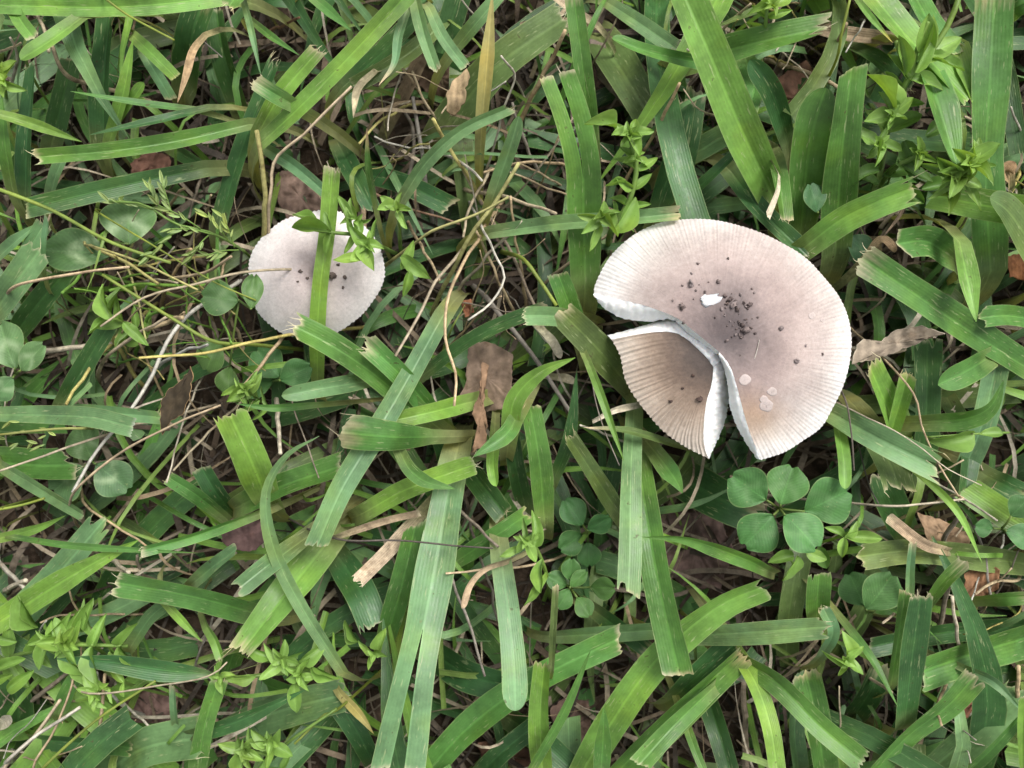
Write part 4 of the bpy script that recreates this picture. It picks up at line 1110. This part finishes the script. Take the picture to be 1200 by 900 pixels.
clover('clover', 'tiny clover with small rounded leaflets below the frizzy-edged weed', (668, 690), (668, 688, 30),
       [(652, 680, 28, 22, 32), (660, 702, 28, 23, 34), (669, 667, 28, 22, 34), (678, 678, 28, 16, 36), (684, 711, 27, 23, 34), (707, 688, 30, 28, 28)], (.07, .165, .036), .1)
clover('clover', 'pale-marked clover leaf with two wide leaflets under the grass seed head', (120, 285), (118, 282, 26),
       [(148, 257, 58, 60, 30, 152, 300), (90, 296, 78, 52, 24, 160, 300)], (.072, .155, .05), 1.6)
clover('clover', 'clover with small oval leaflets overlapping the small mushroom rim', (275, 365), (280, 352, 30),
       [(258, 350, 44, 40, 32), (295, 340, 44, 24, 46, 294, 372), (247, 417, 44, 34, 22), (267, 447, 36, 32, 24)], (.078, .155, .042), .4)
clover('clover', 'blue-green clover with three broad marked leaflets under thin stalks', (105, 545), (108, 540, 24),
       [(131, 560, 50, 44, 30), (77, 563, 52, 48, 24), (97, 518, 48, 46, 24)], (.10, .19, .07), 1.3)
clover('clover', 'clover with toothed blue-green leaflets beside the broad grey-green blade', (18, 440), (20, 438, 32),
       [(5, 403, 62, 44, 38), (40, 418, 46, 30, 40), (2, 455, 36, 30, 36)], (.105, .20, .07), 1.0)
clover('clover', 'small clover with round leaflets beside the orange leaf scrap', (1172, 628), (1173, 620, 30),
       [(1152, 618, 24, 22, 32), (1195, 628, 34, 30, 34), (1194, 593, 30, 30, 34)], (.06, .16, .05), .2)
clover('clover', 'round dark clover leaflet between the two upright cut blades', (958, 245), (958, 248, 30),
       [(953, 232, 36, 32, 34, 962, 262), (1008, 290, 38, 34, 24)], (.055, .13, .05), .2)
clover('clover', 'shaded clover with oval leaflets above the purple-brown leaf', (335, 450), (330, 445, 20),
       [(347, 437, 42, 32, 26), (312, 425, 46, 40, 14), (300, 450, 40, 34, 12)], (.07, .17, .045), .2)
clover('clover', 'clover with heart-shaped leaflet standing near the orange leaf scrap', (1018, 720), (1015, 715, 22),
       [(1030, 692, 54, 46, 30), (1003, 690, 44, 40, 20)], (.09, .20, .055), .1)
clover('clover', 'shaded little clover behind the frizzy-edged weed', (690, 625), (688, 622, 18),
       [(702, 613, 32, 26, 24), (672, 600, 38, 32, 16), (668, 635, 34, 30, 14), (690, 650, 30, 28, 12)], (.055, .15, .04), .1)

# ------------------------------------------------------------------ weeds
def wleaf_mesh(k):
    nx, ny = 9, 5; V = []; UV = []
    rg = random.Random(k)
    bend = rg.uniform(-.1, .6); fold = rg.uniform(.1, .7); tw = rg.uniform(-.5, .5); sd = rg.uniform(-.22, .22)
    for i in range(nx+1):
        t = i/nx
        hw = .5*(math.sin(math.pi*t**(.75+.1*rg.random()))**.68 if 0 < t < 1 else .05)
        if t == 0: hw = .10
        for j in range(ny):
            y = -1+2*j/(ny-1)
            V.append((t, y*hw+sd*t*t, abs(y)*hw*fold-bend*t*t*.6+tw*y*hw*t+.045*math.sin(t*9+y*4+k)*abs(y))); UV.append(((y+1)/2, t*1.5))
    F_ = [[i*ny+j, (i+1)*ny+j, (i+1)*ny+j+1, i*ny+j+1] for i in range(nx) for j in range(ny-1)]
    return np.array(V), F_, UV
WL = [wleaf_mesh(k) for k in range(10)]
WMESH = {}
def wmesh(k, asp, shade):
    key = (k, asp, shade)
    if key not in WMESH:
        V, F_, UV = WL[k]
        me = bpy.data.meshes.new('weed_leaf'); me.from_pydata((V*np.array((1, asp, 1))).tolist(), [], F_)
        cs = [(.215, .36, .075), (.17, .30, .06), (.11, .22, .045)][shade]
        finish(me, M_WEED, UV, np.tile(cs, (len(V), 1)))
        WMESH[key] = me
    return WMESH[key]
def add_leaf(root, x, y, z, ln, ang, asp=.36, up=.2, shade=1, k=None):
    """ang: picture direction in degrees, counter-clockwise from picture-right"""
    k = R.randrange(10) if k is None else k
    o = bpy.data.objects.new('leaf', wmesh(k, round(asp, 2), shade)); COL.objects.link(o)
    o.parent = root; o.location = Vector(W(x, y, z))-root.location
    o.rotation_euler = (R.uniform(-.55, .55), -up, math.radians(ang)); s = ln*(H-lift(z)/1000)/F; o.scale = (s, s*R.uniform(.8, 1.15), s*R.uniform(.7, 1.6))
    return o
def rosette(root, x, y, z, r, n=5, a0=0, shade=0, asp=.46):
    for i in range(n): add_leaf(root, x+R.uniform(-1.5, 1.5), y+R.uniform(-1.5, 1.5), z-R.uniform(0, 2), r*R.uniform(.65, 1.2), a0+360*i/n+R.uniform(-26, 26), R.choice((asp-.1, asp, asp+.1)), R.uniform(-.1, .75), R.choice((shade, shade, 0, 1)))
    for i in range(max(3, n-1)): add_leaf(root, x, y, z+1.2, r*.52*R.uniform(.8, 1.1), a0+36+360*i/max(3, n-1), asp+.08, R.uniform(.5, .9), 0)
def stem(root, s, zs, w, c=(.17, .28, .06)):
    pts = P(s); p3 = [W(x, y, z) for (x, y), z in zip(pts, zs)]
    pth, _ = catmull(p3, 24); r = w*.5*(H-.054)/F
    V, F_, uv = tube(pth, r, r*.7, 7)
    return mesh_obj('stem', V, F_, M_WEED, parent=root, uv=uv, col=np.tile(c, (len(V), 1)), loc=tuple(root.location))
def weed(label, bx, by, name='weed', cat='weed'):
    r = empty(name, W(bx, by, 0)); tag(r, label, cat, 'small leafy weeds'); return r
def pairs(root, s, zs, n, ln, shade=1, t0=.15, asp=.36):
    """opposite leaf pairs along a stem"""
    pts = P(s); q, _ = catmull([np.array((x, y, z)) for (x, y), z in zip(pts, zs)], 60)
    for i in range(n):
        k = int((t0+(1-t0)*i/max(1, n-1)*.96)*59); k = min(k, 57)
        d = q[k+1]-q[k]; an = math.degrees(math.atan2(-d[1], d[0]))
        for sgn in (-1, 1):
            add_leaf(root, q[k][0], q[k][1], q[k][2], ln*R.uniform(.75, 1.15), an+sgn*R.uniform(40, 85), asp, R.uniform(0, .45), shade)

w = weed('leafy green weed sprawling over the small mushroom cap', 470, 300)
stem(w, '470,300 445,288 420,276 385,272 352,266', (-1, 34, 46, 48, 48), 6); stem(w, '470,300 468,270 466,238', (-1, 38, 50), 6)
rosette(w, 430, 288, 50, 26, 5, 20); rosette(w, 466, 245, 50, 22, 5, 60); rosette(w, 418, 258, 47, 22, 4, 10, 1); pairs(w, '445,288 420,276 385,272', (44, 47, 48), 3, 26, 1)
add_leaf(w, 388, 272, 49, 46, 172, .36, .05, 1); add_leaf(w, 372, 262, 48, 30, 165, .5, .2, 1); add_leaf(w, 470, 300, 44, 44, -35, .4, .1, 1); add_leaf(w, 480, 318, 44, 30, -100, .4, 0, 1); add_leaf(w, 470, 315, 42, 36, 60, .4, .2, 1)
add_leaf(w, 430, 300, 48, 40, 190, .34, .05, 0); add_leaf(w, 410, 262, 46, 36, 110, .34, .25, 1)

w = weed('tall leafy sprig with stacked bright leaves beyond the large mushroom', 712, 290)
stem(w, '712,292 716,270 738,235 746,195 738,160', (-1, 38, 48, 52, 58), 8)
rosette(w, 738, 158, 58, 28, 6, 10); rosette(w, 745, 185, 54, 20, 4, 40, 1); rosette(w, 706, 255, 52, 30, 5, 80); pairs(w, '716,270 738,235 746,195', (40, 48, 52), 4, 26, 1)
add_leaf(w, 718, 272, 50, 48, 55, .36, .1, 1); add_leaf(w, 735, 215, 50, 26, 190, .34, .1, 0); add_leaf(w, 702, 262, 50, 34, 250, .4, 0, 0); add_leaf(w, 722, 150, 56, 34, 165, .4, .3, 0)

w = weed('bushy branching weed with pointed leaves by the broad upright green blade', 1022, 228)
stem(w, '1022,232 1030,200 1036,165 1052,118 1066,90 1090,62 1112,28 1125,-6', (-1, 24, 36, 44, 50, 52, 54, 56), 9); stem(w, '1022,232 1045,200 1076,182', (-1, 34, 44), 8)
stem(w, '1066,90 1056,66 1050,48', (50, 52, 54), 7); stem(w, '1066,90 1076,55 1088,25', (50, 53, 56), 6)
rosette(w, 1045, 135, 48, 26, 5, 30); rosette(w, 1028, 168, 44, 28, 5, 0, 1); rosette(w, 1076, 180, 48, 24, 5, 45, 1)
pairs(w, '1036,165 1052,118 1066,90 1090,62', (36, 44, 50, 52), 4, 42, 1, .1, .42); add_leaf(w, 1048, 128, 50, 52, 112, .45, .05, 0); add_leaf(w, 1075, 72, 52, 58, 25, .4, .1, 0); add_leaf(w, 1072, 85, 52, 66, 70, .3, .3, 1); add_leaf(w, 1060, 88, 51, 45, 105, .3, .3, 1)
add_leaf(w, 1050, 190, 40, 50, -30, .45, .05, 2); add_leaf(w, 1030, 200, 36, 44, 200, .45, 0, 2); add_leaf(w, 1060, 165, 40, 46, -70, .5, 0, 2); add_leaf(w, 1085, 160, 38, 52, 30, .5, 0, 2)

w = weed('rosette of crowded green leaves against the broad upright green blade', 1122, 235)
stem(w, '1122,240 1128,215 1134,195', (-1, 40, 54), 7); rosette(w, 1135, 192, 56, 34, 6, 15); rosette(w, 1120, 205, 52, 34, 5, 50, 1); rosette(w, 1112, 222, 46, 30, 4, 10, 1)
for a in (20, 60, 120, 170, 215, 300): add_leaf(w, 1126, 205, 50, 48, a, .3, .1, 1)

w = weed('frizzy-edged weed with pale green leaves beside the square torn blade', 640, 700)
stem(w, '645,702 640,672 630,645 620,632', (-1, 36, 46, 50), 6); rosette(w, 618, 634, 52, 26, 5, 20); add_leaf(w, 626, 640, 50, 40, 85, .4, .1, 1); add_leaf(w, 636, 655, 46, 40, 265, .34, 0, 1); add_leaf(w, 640, 670, 44, 48, 240, .3, 0, 1); add_leaf(w, 610, 640, 50, 28, 210, .4, .1, 0)
w = weed('small rosette weed with four bright leaves by the long split grass blade', 452, 768)
stem(w, '462,750 448,760 438,768', (-1, 28, 40), 4); rosette(w, 438, 767, 42, 24, 4, -20); add_leaf(w, 444, 762, 42, 30, 75, .55, .2, 0); add_leaf(w, 420, 752, 36, 30, 120, .45, .1, 1)
w = weed('star-shaped weed with five small pale green leaves by the squared grey-green blade', 992, 775)
stem(w, '990,785 991,776 992,772', (-1, 24, 44), 4); rosette(w, 991, 772, 46, 28, 5, 20, 0, .5)
w = weed('small weed with two bright pointed leaves beside the five-leaflet clover', 990, 640)
stem(w, '980,650 986,636 992,628', (-1, 28, 42), 4); add_leaf(w, 990, 629, 44, 48, 0, .34, .05, 0); add_leaf(w, 990, 628, 44, 22, 50, .45, .3, 0); add_leaf(w, 990, 630, 44, 24, -100, .45, .1, 0); add_leaf(w, 988, 628, 42, 22, 150, .45, .2, 1)
w = weed('tiny bright leafy weed just under the five-leaflet clover', 930, 668)
stem(w, '940,672 932,664 928,658', (-1, 24, 36), 4); add_leaf(w, 936, 652, 40, 34, 235, .55, .1, 1); add_leaf(w, 930, 652, 40, 28, 190, .5, .1, 1); add_leaf(w, 945, 645, 38, 26, -30, .5, .1, 0); add_leaf(w, 960, 640, 34, 30, -70, .5, 0, 2)
w = weed('leafy green weed clump with crowded side shoots above the lens-shaped leaf', 130, 752)
stem(w, '-8,775 30,765 75,756 150,757', (24, 34, 42, 40), 6); stem(w, '130,775 110,758 70,752', (-1, 34, 44), 6); rosette(w, 75, 752, 46, 30, 6, 0); rosette(w, 60, 745, 42, 36, 5, 40, 1); pairs(w, '5,770 30,765 75,756 148,757', (30, 34, 42, 40), 5, 40, 1, .05, .34)
for x, y, a in ((30, 772, 200), (40, 785, 215), (20, 752, 160), (95, 740, 70), (110, 745, 110), (130, 762, -40), (45, 735, 120), (15, 790, 190), (90, 770, -60)): add_leaf(w, x, y, 38, 44, a, .3, .1, 1)
w = weed('bright little weed with ragged leaves beside the bleached stalk', 130, 812)
stem(w, '135,825 125,815 115,812', (-1, 28, 42), 4); rosette(w, 113, 814, 44, 24, 5, 30); pairs(w, '150,798 130,806 113,814', (38, 42, 44), 3, 22, 0)
w = weed('weed with leafy bud beside the long arching grass blade', 345, 795)
stem(w, '390,800 360,785 330,778', (-1, 34, 44), 6); stem(w, '360,785 300,792 258,795', (34, 40, 42), 6); rosette(w, 330, 772, 44, 30, 5, 0, 1); rosette(w, 352, 790, 44, 24, 5, 60, 0); rosette(w, 258, 793, 44, 20, 4, 10, 0)
for x, y, a in ((320, 770, 160), (350, 775, 30), (365, 780, -20), (300, 792, 190), (345, 800, 270)): add_leaf(w, x, y, 42, 36, a, .42, .1, 1)
w = weed('low leafy weed with narrow shoots beside the wide dull grey-green blade', 320, 905)
stem(w, '335,905 318,888 290,878', (-1, 32, 40), 5); stem(w, '300,905 335,872 395,830', (-1, 36, 40), 5); rosette(w, 288, 878, 42, 28, 6, 0); rosette(w, 318, 870, 42, 28, 5, 40); pairs(w, '335,905 318,888 290,878', (28, 34, 40), 3, 30, 1)
w = weed('thin upright weed with narrow leaves beyond the chestnut leaf', 892, 70)
stem(w, '892,70 896,40 900,-8', (-1, 36, 48), 6); pairs(w, '892,66 896,40 900,-4', (24, 36, 48), 4, 26, 0); rosette(w, 905, 6, 50, 26, 5, 0, 0)
w = weed('curly pale green weed by the broad bright round-tipped blade', 6, 100)
stem(w, '8,118 6,104 4,88', (-1, 30, 40), 5); rosette(w, 5, 96, 40, 26, 5, 0, 0); rosette(w, 2, 82, 40, 20, 4, 30, 1)
w = weed('low weed with small oval leaves under the grey withered leaf', 1075, 515)
stem(w, '1145,540 1120,522 1085,512', (-1, 34, 38), 5); add_leaf(w, 1140, 508, 42, 46, 200, .6, .05, 1); add_leaf(w, 1175, 508, 42, 28, 180, .5, .05, 1); stem(w, '1182,507 1150,508 1088,512', (36, 42, 40), 3)
w = weed('thin weed with pale leaves beside the curled dark brown leaf', 300, 470)
stem(w, '318,480 300,466 288,455', (-1, 26, 36), 4); pairs(w, '318,478 300,466 286,452', (20, 28, 36), 4, 28, 1); rosette(w, 288, 456, 38, 22, 5, 0, 1)
w = weed('low leafy weed under the tangle of yellow stems', 150, 372)
stem(w, '178,395 150,380 130,372', (-1, 26, 36), 4); pairs(w, '178,395 150,380 128,370', (18, 28, 36), 4, 34, 1, .1, .32); add_leaf(w, 135, 375, 38, 46, 120, .3, .1, 0); add_leaf(w, 145, 378, 38, 40, -40, .3, .1, 1)
w = weed('fine leafy weed beside the far upright cut blade and bushy weed', 1040, 205)
for x, y, a in ((1035, 205, 20), (1030, 215, 160), (1045, 208, 60), (1050, 215, -40), (1080, 222, 10), (1090, 245, 60)): add_leaf(w, x, y, 30, 40, a, .42, .1, 2)
stem(w, '1040,218 1042,210 1045,204', (-1, 20, 30), 4)

# ------------------------------------------------------------------ seed head of fine grass
sh = empty('grass_seed_head', W(292, 303, 0)); tag(sh, 'pale green branching grass seed head beside the small mushroom', 'seed head', 'grass seed heads')
stem(sh, '298,306 280,290 245,272 205,262 170,240 128,236', (-1, 36, 46, 50, 52, 52), 4)
def spikelet(root, x, y, z, ln, ang, c=(.27, .36, .12)):
    V, F_, UV = WL[R.randrange(6)]
    k = (H-lift(z)/1000)/F*ln; an = math.radians(ang)
    pts = []
    for sgn in (1, -1):
        pts.append(V*np.array((1, .30, .5*sgn))+np.array((0, 0, .04*sgn)))
    Vv = np.concatenate(pts)*k*np.array((1, .72, .8))
    Mx = Matrix.Rotation(an, 3, 'Z') @ Matrix.Rotation(R.uniform(-.5, .2), 3, 'Y')
    Vv = Vv @ np.array(Mx).T+W(x, y, z)
    return mesh_obj('spikelet', Vv, F_+[[a+len(V) for a in q] for q in F_], M_WEED, parent=root, uv=UV+UV, col=np.tile(jit(c, .2), (len(Vv), 1)), loc=tuple(root.location))
for (x0, y0, x1, y1) in ((270, 285, 240, 250), (250, 275, 200, 268), (235, 268, 185, 240), (205, 262, 190, 215), (180, 246, 128, 236), (275, 290, 262, 255), (215, 265, 175, 300), (245, 275, 225, 300), (280, 293, 240, 300), (190, 252, 175, 218)):
    stem(sh, '%d,%d %d,%d %d,%d' % (x0, y0, (x0+x1)//2, (y0+y1)//2-2, x1, y1), (48, 51, 52), 1.8)
    an = math.degrees(math.atan2(-(y1-y0), x1-x0))
    for q in range(6):
        t = .35+.65*q/5
        spikelet(sh, x0+(x1-x0)*t, y0+(y1-y0)*t, 51.5, R.uniform(10, 18), an+R.choice((-1, 1))*R.uniform(5, 38))
sh2 = empty('grass_seed_head', W(112, 505, 0)); tag(sh2, 'thin yellowish seed head with tiny spikelets near the blue-green clover', 'seed head', 'grass seed heads')
stem(sh2, '114,503 100,502 60,503 -5,510', (-1, 46, 50, 52), 4, (.25, .27, .09))
for i in range(14): spikelet(sh2, R.uniform(5, 72), R.uniform(492, 524), 50, R.uniform(8, 14), R.uniform(120, 240), (.26, .34, .12))
for s, zz, wd_, lab in (('-4,221 60,246 130,284 200,308', (44, 48, 52, 52), 6, 'yellow-green seed stem slanting over the pale-marked clover'),
                   ('112,246 180,288 250,330 300,352', (30, 46, 48, 46), 3, 'thin arching green stem under the grass seed head'),
                   ('300,404 250,400 200,372 120,322', (30, 44, 48, 48), 6, 'long olive stem bowed beneath the grass seed head'),
                   ('120,-2 150,18 204,47', (44, 48, 50), 4, 'thin green stem crossing the broad dark blades beyond the pale-marked clover'),
                   ('975,82 986,40 997,-5', (36, 48, 52), 5, 'green upright stem beside the bushy branching weed'),
                   ('612,303 632,328 652,358', (40, 46, 48), 7, 'pale green stem joining the olive sheath by the large mushroom'),
                   ('48,903 110,846 182,798', (38, 42, 44), 5, 'thin green stem slanting under the leafy green weed clump'),
                   ('400,828 380,838 345,872', (30, 36, 40), 5, 'thin green runner by the low leafy weed'),
                   ('0,596 25,592 52,584', (34, 38, 40), 5, 'short bright stem beside the blue-green clover')):
    pts = P(s); p3 = [W(x, y, q) for (x, y), q in zip(pts, zz)]
    d = p3[0]-p3[1]; d[2] = 0; d /= np.linalg.norm(d); z0 = p3[0][2]
    pth, _ = catmull([p3[0]+d*(.2*z0+.002)+np.array((0, 0, -z0-.002))]+p3, 30); r = wd_*.5*(H-.059)/F
    V, F_, uv = tube(pth, r, r*.6, 7)
    o = mesh_obj('grass_stalk', V, F_, M_WEED, uv=uv, col=np.tile(jit((.23, .30, .06), .15), (len(V), 1)), loc=pth[0]); tag(o, lab, 'grass stem', 'thin green grass stems')

# ------------------------------------------------------------------ uncountable turf beneath
def turf(name, N, half, wr, lr, hr, cols, mat, rows=9, nc=3, straw=False, seed=1, keep=None):
    rg = np.random.RandomState(seed)
    bx = rg.uniform(-half[0], half[0], N); by = rg.uniform(-half[1], half[1], N)
    if keep is not None:
        ok = keep(bx, by, rg); bx = bx[ok]; by = by[ok]; N = len(bx)
    an = rg.uniform(0, 2*math.pi, N); L = rg.uniform(*lr, N); w = rg.uniform(*wr, N); hh = rg.uniform(*hr, N)
    t = np.linspace(0, 1, rows)
    bend = rg.uniform(-.9, .9, N)
    ang = an[:, None]+bend[:, None]*t[None, :]**1.5
    ds = L[:, None]/(rows-1)
    X = bx[:, None]+np.cumsum(np.cos(ang)*ds, 1); Y = by[:, None]+np.cumsum(np.sin(ang)*ds, 1)
    if straw: Z = hh[:, None]*(.35+.65*np.sin(t[None, :]*2.6+rg.uniform(0, 1, N)[:, None]))
    else:
        dr = rg.uniform(.0, .75, N)
        Z = hh[:, None]*(np.sin(np.minimum(t[None, :]*1.25, 1)*math.pi/2)-dr[:, None]*np.clip(t[None, :]-.55, 0, 1)**1.3*1.6)-.002*(1-t)[None, :]**6
    Z = np.maximum(Z, .0008)
    path = np.stack([X, Y, Z], -1)
    sx = -np.sin(ang); sy = np.cos(ang); roll = rg.uniform(-.5, .5, N)
    if straw: roll = rg.uniform(-1.5, 1.5, N)
    Sv = np.stack([sx*np.cos(roll)[:, None], sy*np.cos(roll)[:, None], np.sin(roll)[:, None]*np.ones_like(sx)], -1)
    tp = rg.rand(N) < .55
    ww = w[:, None]*np.where(tp[:, None], np.ones(rows)[None, :], np.clip((1-t[None, :])/.5, .03, 1)**.8)
    a = np.linspace(-1, 1, nc)
    fold = rg.uniform(.1, .45, N)
    V = path[:, :, None, :]+Sv[:, :, None, :]*(ww[:, :, None]*.5*a[None, None, :])[..., None]
    V[..., 2] += np.abs(a)[None, None, :]*ww[:, :, None]*.5*np.sin(fold)[:, None, None]
    if not straw:
        jl = rg.uniform(-.4, .4, (N, nc)); V[:, -1, :, :2] += (np.stack([np.cos(ang[:, -1]), np.sin(ang[:, -1])], -1)[:, None, :]*(jl*w[:, None]*.5)[..., None])
    ci = rg.randint(0, len(cols), N); c = np.array(cols)[ci]*rg.uniform(.75, 1.2, (N, 1))
    C = np.repeat(c[:, None, :], rows*nc, 1).reshape(-1, 3)
    UV = np.zeros((N, rows, nc, 2)); UV[..., 0] = (a+1)/2; UV[..., 1] = (t*1.0)[None, :, None]*L[:, None, None]*100+rg.uniform(0, 90, N)[:, None, None]
    I = np.arange(N*rows*nc).reshape(N, rows, nc)
    Q = np.stack([I[:, :-1, :-1], I[:, :-1, 1:], I[:, 1:, 1:], I[:, 1:, :-1]], -1).reshape(-1, 4)
    return fast_mesh(name, V.reshape(-1, 3), Q, mat, UV.reshape(-1, 2), C)
def offcaps(bx, by, rg):
    ok = np.ones(len(bx), bool)
    for px, py, r_ in ((847, 398, 215), (370, 321, 120)):
        q = W(px, py, 40); ok &= np.hypot(bx-q[0], by-q[1]) > r_*.00024
    return ok
gc = [GREEN['d'], GREEN['g'], GREEN['d'], GREEN['b'], GREEN['o'], (.05, .12, .035)]
o = turf('turf_grass', 620, (.26, .21), (.003, .0085), (.03, .085), (.004, .022), gc, M_BLADE, seed=3)
tag(o, 'tangled low lawn grass filling the gaps under the larger blades', 'grass', kind='stuff')
def outside(bx, by, rg): return (np.abs(bx) > .20) | (np.abs(by) > .16)
o = turf('turf_grass', 3600, (.56, .48), (.004, .010), (.05, .12), (.02, .062), gc+[GREEN['l'], GREEN['l']], M_BLADE, seed=5, keep=outside)
tag(o, 'dense lawn grass stretching away around the mushrooms', 'grass', kind='stuff')
sc_ = [(.13, .105, .078), (.17, .13, .09), (.075, .06, .045), (.26, .215, .155), (.05, .04, .032), (.11, .08, .056), (.06, .045, .035)]
o = turf('thatch', 5600, (.30, .25), (.0006, .0022), (.015, .06), (.002, .016), sc_, M_DRY, straw=True, seed=8, rows=7)
tag(o, 'layer of dry brown thatch and dead stems on the soil', 'thatch', kind='stuff')
o = turf('straw_litter', 520, (.26, .21), (.0005, .0016), (.015, .05), (.012, .040), [(.42, .35, .25), (.34, .27, .18), (.5, .44, .34), (.28, .21, .13)], M_DRY, straw=True, seed=21, rows=8)
tag(o, 'loose pale straw bits caught between the grass blades', 'straw', kind='stuff')
o = turf('fine_grass', 620, (.26, .21), (.0008, .0026), (.02, .06), (.015, .048), [GREEN['g'], GREEN['l'], GREEN['b'], GREEN['l'], (.17, .26, .06)], M_BLADE, seed=12, keep=offcaps)
tag(o, 'thin wispy grass threads scattered through the lawn', 'grass', kind='stuff')
